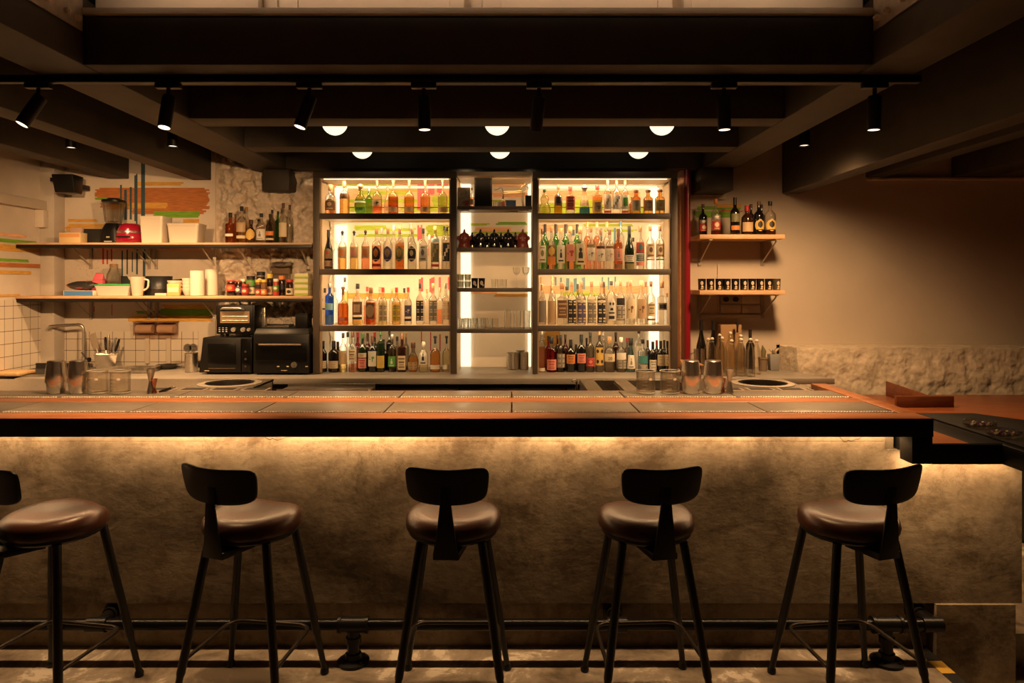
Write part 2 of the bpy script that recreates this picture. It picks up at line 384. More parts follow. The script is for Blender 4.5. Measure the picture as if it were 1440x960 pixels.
# rubble plinth along the foot of the right wall
def plinth():
    mb = MB(); nx, nz = 460, 120; z0, z1 = 0.0, Z(490, 5.5); vs = []
    path = [(X(1092, 5.8), 5.8), (X(1128, 5.48), 5.48), (2.75, 5.47), (5.2, 5.46)]
    ln = [0]
    for a, b in zip(path, path[1:]): ln.append(ln[-1] + math.dist(a, b))
    def at(s):
        for i in range(len(path) - 1):
            if s <= ln[i + 1] or i == len(path) - 2:
                t = (s - ln[i]) / (ln[i + 1] - ln[i]); a, b = path[i], path[i + 1]
                return a[0] + (b[0] - a[0]) * t, a[1] + (b[1] - a[1]) * t
    for j in range(nz + 1):
        for i in range(nx + 1):
            s = ln[-1] * i / nx; x, y = at(s); f = j / nz; z = z0 + (z1 - z0) * f
            p = Vector((s * 9 + 9, z * 10, 2.2))
            n1 = mnoise.fractal(p, 1.0, 2.1, 5); n2 = mnoise.ridged_multi_fractal(p * .5, .9, 2.2, 4, 1.0, 2.0)
            o = .038 * (.3 * n1 + .35 * (n2 - 1.0)) * min(1, (1 - f) * 8 + .25)
            vs.append((x, min(y + .10 * f * f + o, WD), z + (.012 * n1 if j == nz else 0)))
    fs = [(j * (nx + 1) + i, j * (nx + 1) + i + 1, (j + 1) * (nx + 1) + i + 1, (j + 1) * (nx + 1) + i) for j in range(nz) for i in range(nx)]
    mb.add(vs, fs); o = len(mb.v)
    tops = [tuple(vs[nz * (nx + 1) + i]) for i in range(nx + 1)]
    mb.add(tops + [(a, WD, z1 + .006) for a, b, c in tops], [(i, i + 1, nx + 2 + i, nx + 1 + i) for i in range(nx)])
    return mb
struct('trim_3', plinth(), pm('rubble_plinth', (.56, .47, .36), .9, noise=.18, scale=20, bump=1.0), sharp=80)
# left wall, with its steel column and ledge
lw = MB(); lw.box(XL - .15, XL, -3.2, WD, -.1, 3.2)
def put_left(u, z, l): return (XL + .0006 + lift[0] * 1, u, z)
for (a, b, t, bt, key) in [(0, 56, 335, 340, 'green'), (0, 60, 343, 352, 'ochre'), (0, 44, 363, 367, 'green'), (0, 64, 369, 375, 'orange'), (0, 46, 380, 385, 'ochre'), (0, 30, 414, 417, 'ochre'), (0, 40, 327, 331, 'peach')]:
    da, db = XL / ((a - 720) / F), XL / ((b - 720) / F); lift[0] += .00004
    daub(lw, da - .5, db, Z(bt, da), Z(t, da), key, put_left, 1)
struct('wall_left', lw, [WHITE_WALL] + [PAINT[k] for k in PK])
tl = MB(); tl.box(XL + .0015, XL + .009, 3.3, WD - .14, .9, 1.455); struct('trim_4', tl, TILES)
pl = MB(); pl.box(XL, XL + .115, WD - .14, WD, -.1, 3.1); struct('pillar', pl, pm('column_grey_white', (.5, .44, .38), .7, noise=.1, scale=5), .006)
tr = MB(); tr.box(XL, XL + .06, 3.0, WD - .14, 2.16, 2.235); tr.box(XL, XL + .07, WD - .2, WD - .141, 2.02, 2.16); struct('trim_5', tr, WHITE_WALL, .006)
# walls out of the frame that close the room
w = MB(); w.box(5.2, 5.35, -3.2, WD, -.4, 3.2); struct('wall_right', w, RIGHT_WALL)
w = MB(); w.box(XL - .15, 5.35, -3.35, -3.2, -.4, 3.2); struct('wall_front', w, pm('dim_wall', (.25, .2, .16), .85))
# red painted pipe at the cabinet's side
pp = MB(); px_c, pd = 966.5, 5.62
pp.cyl((X(px_c, pd), pd, .905), (X(px_c, pd), pd, Z(238, pd)), .024, 18); pp.lathe([(.03, 0), (.03, .03), (.024, .03)], (X(px_c, pd), pd, .903), 18)
tag(obj('pipe', pp, pm('deep_red_gloss', (.22, .006, .018), .3, coat=.4)), 'deep red painted pipe rising beside the bottle cabinet', 'pipe')
pp = MB(); pp.box(X(952.5, 5.76), X(962, 5.76), 5.66, WD - .002, .905, Z(240, 5.76)); struct('trim_6', pp, pm('pinkish_post', (.64, .38, .26), .8, noise=.1, scale=5))

# ---- ceiling, beams, joists
c = MB(); c.box(XL - .15, 5.35, -3.35, WD + .15, 3.1, 3.25); struct('ceiling', c, pm('ceiling_warm_white', (.42, .35, .27), .85))
c = MB(); c.box(XL, 5.2, 3.29, WD, 2.765, 2.80); struct('ceiling', c, BEAM)
def beam(x0, x1, y0, y1, z0, z1, bev=.008):
    b = MB(); b.box(x0, x1, y0, y1, z0, z1); return struct('beam', b, BEAM, bev)
ZB = 2.48
beam(-2.05, -1.78, -1.0, WD - .02, ZB, 2.764)
beam(1.50, 1.745, -1.0, WD - .02, ZB, 2.764)
beam(-1.779, 1.499, 2.95, 3.26, ZB, 2.684)
for a, b in ((3.906, 4.10), (4.715, 4.90), (5.58, 5.73)): beam(-1.779, 1.499, a, b, ZB, 2.764)
beam(-2.60, -2.45, -1.0, WD - .002, 2.42, 2.764); beam(-3.28, -3.12, -1.0, WD - .002, 2.43, 2.764)
beam(2.20, 2.345, -1.0, WD - .002, 2.31, 2.764); beam(2.88, 3.02, -1.0, WD - .002, 2.44, 2.764); beam(3.58, 3.9, -1.0, WD - .002, 2.445, 2.764)
# corbels that carry the two main beams at the wall
beam(-1.965, -1.755, 5.6, WD + .06, 2.312, 2.479); beam(1.46, 1.72, 5.52, WD - .002, 2.30, 2.479)
# cream steel channel on top of the front beam
CREAM = pm('cream_steel', (.62, .52, .40), .55, noise=.08, scale=4)
s = MB(); s.box(-1.776, 1.496, 2.93, 3.20, 2.686, 2.712); s.box(-1.776, 1.496, 3.03, 3.05, 2.712, 3.09)
for px in (380, 668, 963):
    x = X(px, 3.0)
    s.hexa([(x - .05, 3.029, 2.713), (x - .05, 3.029, 2.9), (x - .038, 3.029, 2.9), (x - .038, 3.029, 2.713)], [(x - .05 + .02, 2.94, 2.713), (x - .05 + .02, 2.94, 2.9), (x - .018, 2.94, 2.9), (x - .018, 2.94, 2.713)])
    s.box(x - .03, x + .03, 3.0, 3.029, 2.713, 2.93); s.box(x - .11, x + .11, 3.02, 3.029, 2.715, 2.92)
struct('beam', s, CREAM, .003)
# bolted splice plates on the inner faces of the main beams
for sx, x in ((1, -1.779), (-1, 1.499)):
    pt = thing('mounting_plate', 'bolted steel plate on the black main beam ' + ('above the kitchen shelves' if sx > 0 else 'over the side with the bench table'), 'plate', (x, 2.8, 2.58))  # these are the splice plates, not mounting plates
    m_ = MB(); m_.box(*((0, .008) if sx > 0 else (-.008, 0)), -.32, .135, .035, .21); obj('plate', m_, pm('galvanised_plate', (.5, .45, .38), .45, .6, noise=.2, scale=20), pt, .002)
    for yy in (-.24, -.10, .02, .09):
        for zz in (.075, .165):
            b = MB(); b.cyl((sx * .008, yy, zz), (sx * .024, yy, zz), .013, 6); b.cyl((sx * .024, yy, zz), (sx * .03, yy, zz), .007, 8); obj('bolt', b, CREAM, pt)
# speaker on the column
sp = thing('wall_speaker', 'small black loudspeaker fixed high on the corner column', 'speaker', P(96, 259, 5.5))
b = MB(); b.hexa([(-.075, -.05, -.07), (.085, -.05, -.07), (.06, .08, -.07), (-.05, .08, -.07)], [(-.09, -.07, .07), (.075, -.07, .07), (.06, .1, .07), (-.06, .1, .07)]); obj('housing', b, BLACK_PLASTIC, sp, .008)
b = MB(); b.box(-.13, -.05, -.02, .02, .02, .05); b.box(-.02, .02, .09, .25, -.02, .02); obj('bracket', b, BLACK_METAL, sp, .003)
# ================================================================== lamps
LENS = em('lamp_lens', (1, .74, .5), 3); OPAL = em('opal_globe', (1, .80, .50), 1.7)
tr = MB(); tr.box(-2.6, 1.775, 3.085, 3.115, 2.447, 2.4785); tr.box(-2.6, 1.775, 3.08, 3.084, 2.447, 2.4785)
tag(obj('lighting_track', tr, [BLACK_METAL], bevel=.002), 'black lighting track running under the front ceiling beam', 'track')
def track_spot(px, direction, label, energy, target=None, cone=60, col=WARM_LED):
    x = X(px, 3.1); t = thing('track_spotlight', label, 'spotlight', (x, 3.1, 2.446), 0, 'track spotlights')
    b = MB(); b.box(-.055, .055, -.016, .016, -.022, 0); obj('adapter', b, BLACK_METAL, t, .003)
    b = MB(); b.cyl((0, 0, -.022), (0, 0, -.06), .009, 10); b.box(-.012, .012, -.012, .012, -.075, -.05); obj('arm', b, BLACK_METAL, t, .002)
    b = MB(); b.lathe([(.001, .075), (.026, .075), (.028, .07), (.028, -.068), (.0275, -.072), (.024, -.072), (.024, -.062)], seg=24, cap=False)
    hd = obj('barrel', b, BLACK_METAL, t)
    d = Vector(direction).normalized(); hd.rotation_mode = 'QUATERNION'; hd.rotation_quaternion = d.to_track_quat('-Z', 'Y'); hd.location = Vector((0, 0, -.075)) + d * .055
    b = MB(); b.lathe([(.001, -.071), (.0238, -.0715)], seg=20); obj('lens', b, LENS, hd)
    if energy:
        w = Vector((x, 3.1, 2.446 - .075)) + d * .135
        light('SPOT', 'spot_lamp', w, energy, col, .03, target=target or (w + d), spot=cone, blend=.7)
track_spot(54, (-.36, -.30, -.87), 'tilted black track spotlight at the kitchen end of the track', 310, (-3.3, 5.75, 1.25), 60)
track_spot(237, (-.04, -.22, -.95), 'black track spotlight turned to face out over the stools', 210, (-1.55, 3.32, 1.05), 84)
track_spot(435, (-.28, -.16, -.94), 'tilted track spotlight above the double shelf of kitchen goods, third from the kitchen end', 260, (-2.45, 5.6, 1.45), 58)
track_spot(596, (.03, .0, -1), 'upright track spotlight pointing straight down, middle of the track', 190, (-.30, 3.32, 1.05), 74)
track_spot(758, (-.09, .42, -.9), 'track spotlight turned to the cabinets so its lens stays hidden', 120, (.1, 5.4, 1.0), 60)
track_spot(1018, (.02, .0, -1), 'upright track spotlight above the paired beakers and shakers', 175, (.95, 3.32, 1.05), 74)
track_spot(1230, (-.02, .02, -1), 'last track spotlight by the beam over the bench table', 60, (1.62, 3.25, 1.0), 66)
def downlight(px, py, d, label, e, aim=(0, .12, -1), cone=115, soft=.03):
    p = P(px, py, d); t = thing('ceiling_downlight', label, 'downlight', p, 0, 'small cylinder downlights')
    b = MB(); b.lathe([(.03, .0), (.034, .0), (.034, 2.764 - p.z), (.001, 2.764 - p.z)], seg=20, cap=False); b.lathe([(.034, 0), (.03, 0), (.03, .02)], seg=20, cap=False); obj('housing', b, BLACK_METAL, t)
    b = MB(); b.lathe([(.001, .006), (.029, .006)], seg=18); obj('lens', b, LENS, t)
    light('SPOT', 'downlight_lamp', p + Vector((0, 0, -.01)), e, WARM_LED, soft, target=p + Vector(aim), spot=cone, blend=1.0)
downlight(243, 206, 4.7, 'small black cylinder downlight between the beams over the kitchen shelves', 150)
downlight(100, 208, 4.75, 'small black cylinder downlight between the beams over the sink corner', 130)
downlight(1131, 205, 4.5, 'small black cylinder downlight over the counter of swing-top bottles', 215, (.05, .24, -1), 152, .11)
for d, xs in ((4.3, (-1.072, -.09, .907)), (5.1, (-1.075, -.087, .908))):
    for i, x in enumerate(xs):
        lab = f"glowing opal globe lamp, {'front' if d < 5 else 'back'} row, {('over the oven-side cabinet', 'over the middle niche', 'over the pipe-side cabinet')[i]}"
        t = thing('globe_lamp', lab, 'lamp', (x, d, 2.55), 0, 'opal globe lamps under the ceiling')
        b = MB(); b.lathe([(.001, -.077)] + [(.077 * math.sin(a), -.077 * math.cos(a)) for a in [PI * k / 14 for k in range(1, 13)]], seg=28); obj('globe', b, OPAL, t)
        b = MB(); b.lathe([(.035, .068), (.035, .095), (.02, .10), (.02, .2135), (.001, .2135)], seg=18); obj('mount', b, BLACK_METAL, t)

# ================================================================== the bar
BF, HB = 2.766, 1.05                                   # front edge and height of the bar top
bar = thing('bar_counter', 'long bar with red-brown wooden top, black steel edge and stained plaster front', 'bar', (0, 3.0, 0))
def L3(mb): return mb.xform(Matrix.Translation((0, -3.0, 0)))
# wooden top: rails around two rows of recesses
T0 = HB - .03
b = MB()
b.box(-3.4, 1.637, BF, 2.887, T0, HB); b.box(-3.4, 1.575, 3.154, 3.268, T0, HB); b.box(1.572, 1.65, 2.887, 3.74, T0, HB)
b.box(-3.4, 1.572, 2.887, 3.52, T0 - .012, T0 - .001); b.box(-3.4, 1.572, 3.492, 3.52, T0, HB - .004)
obj('wooden_top', L3(b), BAR_WOOD, bar, .0025)
b = MB(); b.box(-3.4, 1.638, BF - .004, BF - .0005, .978, HB - .002); b.box(-3.4, 1.637, BF + .001, BF + .06, .978, T0 - .0005); b.box(1.557, 1.637, BF + .001, BF + .09, .872, .9775); obj('steel_apron', L3(b), BLACK_METAL, bar, .002)
# plaster front with a lighter strip and a chipped ledge near the top
b = MB(); b.box(-3.4, 1.6, 3.05, 3.11, .204, .90); b.box(1.6, 2.187, 3.05, 3.11, .204, .862)
nx = 700; vs = []
for i in range(nx + 1):
    x = -3.4 + 4.99 * i / nx; n_ = mnoise.fractal(Vector((x * 3, 1.7, 0)), 1, 2, 6); n2_ = mnoise.noise(Vector((x * 11, 5.7, 0)))
    zb = .934 - .010 * n_
    for cx, dp, wd in ((-.99, .030, .075), (-.245, .022, .035), (.10, .010, .1), (1.45, .03, .05), (-2.3, .014, .12), (-1.7, .010, .05), (.75, .012, .06)):
        if abs(x - cx) < wd: zb -= dp * (1 - ((x - cx) / wd) ** 2) ** .35 * (.85 + .55 * n2_ + .4 * mnoise.noise(Vector((x * 60, 2.2, 0))))
    th = max(.0006, .0022 + .0035 * n2_)
    vs += [(x, 3.0485, zb), (x, 3.0485, zb - th)]
b.add(vs, [(2 * i, 2 * i + 1, 2 * i + 3, 2 * i + 2) for i in range(nx)], 1)
b.box(-3.4, 1.6, 3.049, 3.11, .90, .977)
obj('plaster_front', L3(b), [CONCRETE, pm('plaster_crack', (.06, .04, .022), .85)], bar)
b = MB(); b.box(-3.4, 1.80, 3.09, 3.2, .0005, .2035); b.box(1.812, 2.15, 3.035, 3.2, -.1445, .2035); obj('toe_panel', L3(b), CONCRETE, bar)
b = MB(); b.box(1.602, 1.641, 3.06, 3.10, .863, .977); obj('end_panel', L3(b), pm('end_panel_cream', (.16, .13, .09), .6), bar)
b = MB(); b.box(-3.4, 1.56, 3.12, 3.48, .0, .975); obj('carcass', L3(b), BLACK_PAINT, bar)
b = MB(); b.box(-3.3, 1.55, 3.008, 3.022, .970, .9765); obj('led_strip', L3(b), em('under_bar_led', (1, .70, .40), 4), bar)
for i in range(5):
    x = -2.85 + i * 1.0
    light('AREA', 'under_bar_lamp', (x, 3.014, .964), 5.4, (1, .60, .28), 1.0, .012, target=(x, 3.02, 0))
light('AREA', 'under_ledge_lamp', (1.89, 2.985, .862), 4.5, (1, .60, .28), .5, .012, target=(1.89, 3.02, 0))
# steel drip trays let into the top
def tray_mat():
    m, nt, out = new_mat('perforated_steel_tray'); N = nt.nodes.new; L = nt.links.new
    b = N('ShaderNodeBsdfPrincipled'); b.inputs['Base Color'].default_value = (.20, .18, .155, 1); b.inputs['Metallic'].default_value = .4; b.inputs['Roughness'].default_value = .34
    tc = N('ShaderNodeTexCoord'); mp = N('ShaderNodeMapping'); mp.inputs['Scale'].default_value = (2, 60, 1); n = N('ShaderNodeTexNoise'); n.inputs['Scale'].default_value = 6
    mr = N('ShaderNodeMapRange'); mr.inputs['To Min'].default_value = .2; mr.inputs['To Max'].default_value = .42
    L(tc.outputs['Object'], mp.inputs[0]); L(mp.outputs[0], n.inputs['Vector']); L(n.outputs['Fac'], mr.inputs[0]); L(mr.outputs[0], b.inputs['Roughness']); L(b.outputs[0], out.inputs[0]); return m
TRAY = tray_mat(); STUD = pm('perforation_edge', (.9, .82, .7), .35, .2)
def tray(depth):
    b = MB(); w = .516; b.box(-w / 2, w / 2, 0, depth, -.022, -.0006); b2 = MB()
    n = 44
    for i in range(n):
        x = -w / 2 + .012 + (w - .024) * i / (n - 1); b2.lathe([(.0044, -.0004), (.0042, .0036), (.001, .0048)], (x, .008, 0), 6)
    return b, b2
names = ['sixth', 'fifth', 'fourth', 'third', 'second', 'first']
for row, (y0, dp) in enumerate(((2.889, .262), (3.271, .219))):
    proto = None
    for k in range(-6, 3):
        x = .26 + .522 * k
        lab = f"steel drip tray let into the bar top, {'stool-side' if row == 0 else 'barkeeper-side'} row, {['first', 'second', 'third', 'fourth', 'fifth', 'sixth', 'seventh', 'eighth', 'ninth'][2 - k]} from the bench-table end"
        if proto is None:
            proto = thing('drip_tray', lab, 'tray', (x, y0, HB), 0, 'steel drip trays in the bar top')
            a, s = tray(dp); obj('plate', a, TRAY, proto, .0015); obj('perforated_edge', s, STUD, proto)
        else: dup(proto, (x, y0, HB), 0, lab)

# lower black-edged ledge at the end of the bar, turning towards the room
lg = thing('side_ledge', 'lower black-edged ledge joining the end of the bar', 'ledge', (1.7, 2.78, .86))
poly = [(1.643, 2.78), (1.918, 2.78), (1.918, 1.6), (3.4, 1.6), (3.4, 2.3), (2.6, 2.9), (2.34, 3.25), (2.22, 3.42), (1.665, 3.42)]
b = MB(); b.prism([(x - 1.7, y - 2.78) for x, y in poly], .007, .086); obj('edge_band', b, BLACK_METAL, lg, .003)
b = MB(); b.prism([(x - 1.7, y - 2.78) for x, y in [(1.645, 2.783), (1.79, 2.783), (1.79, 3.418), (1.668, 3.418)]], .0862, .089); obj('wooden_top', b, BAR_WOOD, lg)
b = MB(); b.prism([(x - 1.7, y - 2.78) for x, y in [(1.793, 2.783), (1.921, 2.783), (1.921, 3.417), (1.793, 3.417)]], .0862, .0885); b.prism([(x - 1.7, y - 2.78) for x, y in [(1.942, 1.62), (3.38, 1.62), (3.38, 2.28), (2.59, 2.89), (2.335, 3.235), (2.21, 3.41), (1.942, 3.41)]], .0862, .094); obj('black_mat', b, pm('black_mat', (.006, .005, .005), .6, spec=.25), lg, .002)  # first strip is shaded wood drawn black; the wider slab is the mat
b = MB(); b.box(.25, .5, .45, .6, -1.0, .0065); obj('support_panel', b, BLACK_PAINT, lg)
GL_CLEAR = glass('clear_glass', (.93, .92, .88)); GL_DISH = glass('dish_glass', (.85, .82, .74), refr=.4)
for px, py, d, lab in ((1378, 601, 3.07, 'round glass ashtray on the black ledge, beside the bench table'), (1412, 614, 2.88, 'round glass ashtray on the black ledge, closer to the stools')):
    t = thing('ashtray', lab, 'ashtray', (X(px, d), d, .9555), 0, 'glass ashtrays on the ledge')
    b = MB(); b.lathe([(.001, .0), (.05, 0), (.062, .008), (.062, .026), (.055, .028), (.048, .012), (.001, .010)], seg=28); obj('dish', b, GL_DISH, t)
    b = MB()
    for k in range(26):
        a = 2.4 * k; r = .008 + .0074 * math.sqrt(k); b.lathe([(.001, .0105), (.006, .013), (.004, .019), (.001, .020)], (r * math.cos(a), r * math.sin(a), 0), 6, mi=k % 3)
    c_ = obj('gravel_fill', b, [pm('pebble_dark', (.02, .016, .02), .5), pm('pebble_pale', (.5, .42, .33), .5), pm('pebble_violet', (.1, .03, .08), .5)], t); c_['kind'] = 'stuff'
# foot rail: pipe, tees, posts, flanges
rl = thing('foot_rail', 'black iron pipe foot rail along the base of the bar', 'foot rail', (0, 2.955, 0))
RY, RZ = 0.0, .158
b = MB(); b.tube(arc([(-3.4, RY, RZ), (X(1316, 2.955), RY, RZ), (X(1316, 2.955), .134, RZ)], .03, 6), .0235, 16); obj('pipe', b, pm('black_iron_pipe', (.01, .009, .009), .28, .6, bump=.05, scale=80), rl)
IRON = pm('black_iron', (.012, .011, .011), .36, .5)
for px in (-180, 497, 1247):
    x = X(px, 2.955); b = MB(); b.cyl((x - .055, RY, RZ), (x + .055, RY, RZ), .031, 18); b.cyl((x - .062, RY, RZ), (x - .05, RY, RZ), .035, 18); b.cyl((x + .05, RY, RZ), (x + .062, RY, RZ), .035, 18)
    b.cyl((x, -.0, RZ), (x, -.0, .012), .0245, 16); b.cyl((x, 0, .085), (x, 0, .108), .031, 18); t_ = obj('post', b, IRON, rl)
    b = MB(); b.lathe([(.064, .0015), (.066, .012), (.05, .016), (.034, .020), (.032, .042), (.0245, .045)], (x, 0, 0), 24)
    for k in range(4):
        a = PI / 4 + k * PI / 2; b.lathe([(.008, .014), (.008, .021), (.001, .022)], (x + .05 * math.cos(a), .05 * math.sin(a), 0), 6)
    obj('floor_flange', b, IRON, rl)
for px in (155, 863, 1292):
    x = X(px, 3.05); b = MB(); m_ = MB(); m_.lathe([(.042, 0), (.042, .012), (.032, .018), (.030, .05), (.0235, .05)], seg=24); m_.xform(Matrix.Translation((x, .1335, RZ)) @ Matrix.Rotation(PI / 2, 4, 'X'))
    m_.cyl((x, .115, RZ), (x, 0.0, RZ), .0225, 14); m_.cyl((x - .04, 0, RZ), (x + .04, 0, RZ), .030, 16); obj('wall_flange', m_, IRON, rl)

# ================================================================== stools
LEATHER = None
def leather():
    m, nt, out = new_mat('dark_brown_leather'); N = nt.nodes.new; L = nt.links.new
    b = N('ShaderNodeBsdfPrincipled'); b.inputs['Roughness'].default_value = .36; b.inputs['Specular IOR Level'].default_value = .26
    tc = N('ShaderNodeTexCoord'); n = N('ShaderNodeTexNoise'); n.inputs['Scale'].default_value = 7; n.inputs['Detail'].default_value = 4
    r = N('ShaderNodeValToRGB'); r.color_ramp.elements[0].color = (.032, .011, .0065, 1); r.color_ramp.elements[1].color = (.066, .023, .013, 1); r.color_ramp.elements[0].position = .35; r.color_ramp.elements[1].position = .7
    L(tc.outputs['Object'], n.inputs['Vector']); L(n.outputs['Fac'], r.inputs[0]); L(r.outputs[0], b.inputs['Base Color'])
    n2 = N('ShaderNodeTexVoronoi'); n2.inputs['Scale'].default_value = 260; bp = N('ShaderNodeBump'); bp.inputs['Strength'].default_value = .12; bp.inputs['Distance'].default_value = .002
    L(tc.outputs['Object'], n2.inputs['Vector']); L(n2.outputs['Distance'], bp.inputs['Height']); L(bp.outputs[0], b.inputs['Normal']); L(b.outputs[0], out.inputs[0]); return m
LEATHER = leather()
STOOL_METAL = pm('stool_black_metal', (.010, .009, .0085), .4, .3)
def seat_mesh():
    b = MB(); seg, rings = 48, [(.168, .650), (.177, .658), (.180, .672), (.177, .690), (.166, .704), (.148, .712), (.12, .715), (.08, .713), (.04, .711), (.002, .710)]
    vs = []
    for r, z in rings:
        for k in range(seg):
            a = 2 * PI * k / seg; x, y = r * math.cos(a), r * math.sin(a)
            # gentle saddle: raised towards the front corners, pinched at the middle of the front
            dz = (.010 * (x / .18) ** 2 - .006 * math.exp(-((x / .05) ** 2 + ((y - .16) / .06) ** 2)) + .004 * math.sin(3 * a) * (r / .18) ** 2) * (1 if z > .68 else .0)
            vs.append((x, y, z + dz))
    b.add(vs, [(i * seg + k, i * seg + (k + 1) % seg, (i + 1) * seg + (k + 1) % seg, (i + 1) * seg + k) for i in range(len(rings) - 1) for k in range(seg)] + [tuple(range(seg))[::-1], tuple((len(rings) - 1) * seg + k for k in range(seg))])
    return b
def back_mesh():
    """curved rounded-rectangle plate with a dipping top edge"""
    b = MB(); nu, nv = 26, 10; W, h0, h1 = .147, .792, .926; vs = []
    for side in (0, 1):
        for j in range(nv + 1):
            for i in range(nu + 1):
                u = -1 + 2 * i / nu; v = -1 + 2 * j / nv
                # superellipse outline
                e = 5.5; s_ = (abs(u) ** e + abs(v) ** e) ** (1 / e); m_ = max(abs(u), abs(v)); k = (m_ / s_) if s_ > 1e-6 else 1
                uu, vv = u * k, v * k
                x = W * uu * (1 + .05 * vv); z = (h0 + h1) / 2 + (h1 - h0) / 2 * vv
                z += .010 * (abs(uu) ** 2.0) * (1 if vv > 0 else .9) * (abs(vv) ** .5 if vv > 0 else abs(vv)) - (.004 if vv > 0 else 0)
                y = -.188 + .040 * uu * uu - .02 * (z - .79) / .13
                vs.append((x, y - (.012 if side else 0), z))
    n = (nu + 1) * (nv + 1); fs = []
    for sgn in (0, 1):
        for j in range(nv):
            for i in range(nu):
                q = [sgn * n + j * (nu + 1) + i, sgn * n + j * (nu + 1) + i + 1, sgn * n + (j + 1) * (nu + 1) + i + 1, sgn * n + (j + 1) * (nu + 1) + i]; fs.append(q if sgn else q[::-1])
    edge = [i for i in range(nu + 1)] + [j * (nu + 1) + nu for j in range(1, nv + 1)] + [nv * (nu + 1) + i for i in range(nu - 1, -1, -1)] + [j * (nu + 1) for j in range(nv - 1, 0, -1)]
    for a, c in zip(edge, edge[1:] + edge[:1]): fs.append((a, c, n + c, n + a))
    b.add(vs, fs); return b
STOOL_GROUP = 'bar stools along the bar'
def make_stool(label):
    t = thing('bar_stool', label, 'stool', (0, 0, 0), 0, STOOL_GROUP)
    obj('seat', seat_mesh(), LEATHER, t)
    b = MB(); b.lathe([(.12, .626), (.160, .632), (.168, .640), (.168, .6495), (.05, .6495)], seg=40); obj('seat_frame', b, STOOL_METAL, t)
    obj('backrest', back_mesh(), STOOL_METAL, t, 0.003, sharp=50)
    b = MB()
    b.hexa([(-.046, -.20, .600), (.046, -.20, .600), (.06, -.05, .600), (-.06, -.05, .600)], [(-.046, -.20, .625), (.046, -.20, .625), (.06, -.05, .625), (-.06, -.05, .625)])
    b.hexa([(-.044, -.20, .602), (.044, -.20, .602), (.044, -.192, .602), (-.044, -.192, .602)], [(-.02, -.2135, .80), (.02, -.2135, .80), (.02, -.206, .80), (-.02, -.206, .80)])
    b.box(-.02, .02, -.212, -.203, .79, .86)
    obj('back_support', b, STOOL_METAL, t, .003)
    for sx in (-1, 1):
        for sy in (-1, 1):
            b = MB(); top = Vector((sx * .112, sy * .112, .632)); bt = Vector((sx * .202, sy * .202, .018)); k1 = top.lerp(bt, .74); k2 = top.lerp(bt, .76)
            b.tube([top, k1, k2, bt], [.0155, .0155, .0125, .0115], 14); lg_ = obj('leg', b, STOOL_METAL, t)
            b = MB(); b.lathe([(.016, .0015), (.0175, .006), (.0165, .018), (.012, .026)], bt - Vector((0, 0, .018)), 14); obj('rubber_foot', b, BLACK_PLASTIC, lg_)
    z = .215; q = .168
    b = MB(); b.tube(arc([(-q - .01, -q - .005, z), (-q, q - .015, z), (q, q - .015, z), (q + .01, -q - .005, z)], .06, 7), .0075, 10); obj('foot_ring', b, pm('foot_ring_worn', (.035, .026, .018), .38, .6), t)
    return t
def swivel(t, a):
    for c in t.children:
        if c.name.split('.')[0] in ('seat', 'backrest', 'back_support', 'seat_frame'): c.rotation_euler = (0, 0, math.radians(a))
s0 = make_stool('brown leather bar stool cut off by the edge of the view, by the sink end')
spots = [(-1.73, 2.69, -10, -27, None), (-.985, 2.70, -8, -14, 'bar stool with backrest swung aside, in front of the black ovens'),
         (-.222, 2.70, 0, -3, 'bar stool squarely facing the bar, in front of the glass niche'), (.508, 2.70, 3, 6, 'bar stool in front of the cabinet beside the red pipe'),
         (1.275, 2.70, 7, 10, 'bar stool at the end of the bar, by the black ledge')]
for x, y, leg_a, sw, lab in spots:
    s = s0 if lab is None else dup(s0, (0, 0, 0), 0, lab)
    s.location = (x, y, 0); s.rotation_euler = (0, 0, math.radians(leg_a)); swivel(s, sw)
    if abs(x) > .9 and abs(x) < 1.5:
        for c in s.children:
            if c.name.startswith('backrest'): c.scale = (1.14, 1, 1)
# ================================================================== back counter and cabinets
HC = .90; CF = 5.08; KF = 5.32                    # counter height, its front edge, the cabinets' front
ct = thing('back_counter', 'long pale back counter under the bottle cabinets and kitchen shelves', 'counter', (0, 5.4, 0))
b = MB(); b.prism([(x, y - 5.4) for x, y in [(X(20, CF), CF), (X(1174, CF), CF), (X(1086, 5.70), 5.70), (X(1082, 5.76), 5.76), (X(1082, 5.76), WD - .012), (-3.63, WD - .012), (-3.63, 5.5)]], HC - .042, HC)
obj('worktop', b, pm('warm_grey_worktop', (.25, .22, .185), .45, noise=.1, scale=7), ct, .003)
b = MB(); b.box(-3.5, 2.0, 5.16 - 5.4, 5.7 - 5.4, .10, HC - .0425); b.box(-3.5, 2.0, 5.24 - 5.4, 5.7 - 5.4, 0.001, .10); obj('carcass', b, BLACK_PAINT, ct)
for i in range(7):
    x0 = -3.45 + i * .77; b = MB(); b.box(x0, x0 + .75, 5.14 - 5.4, 5.158 - 5.4, .14, HC - .07); dr = obj('door', b, pm('fridge_door_black', (.012, .011, .011), .3), ct, .004)
    b = MB(); b.cyl((x0 + .1, -.28, .79), (x0 + .65, -.28, .79), .009, 10); b.cyl((x0 + .12, -.28, .79), (x0 + .12, -.26, .79), .006); b.cyl((x0 + .63, -.28, .79), (x0 + .63, -.26, .79), .006); obj('handle', b, STEEL, dr)
CAB = pm('cabinet_grey_brown', (.085, .062, .045), .5, noise=.1, scale=8); LEDW = em('cabinet_led', (1, .76, .44), 2.0)
ADDED_STRIP = em('shelf_led', (1, .68, .36), 3.0)  # glowing strips added under the shelf fronts to brighten the compartments
ZT = Z(241, KF)
SH_TOP = (Z(299.5, KF), Z(378, KF), Z(457.5, KF)); SH_TH = .044
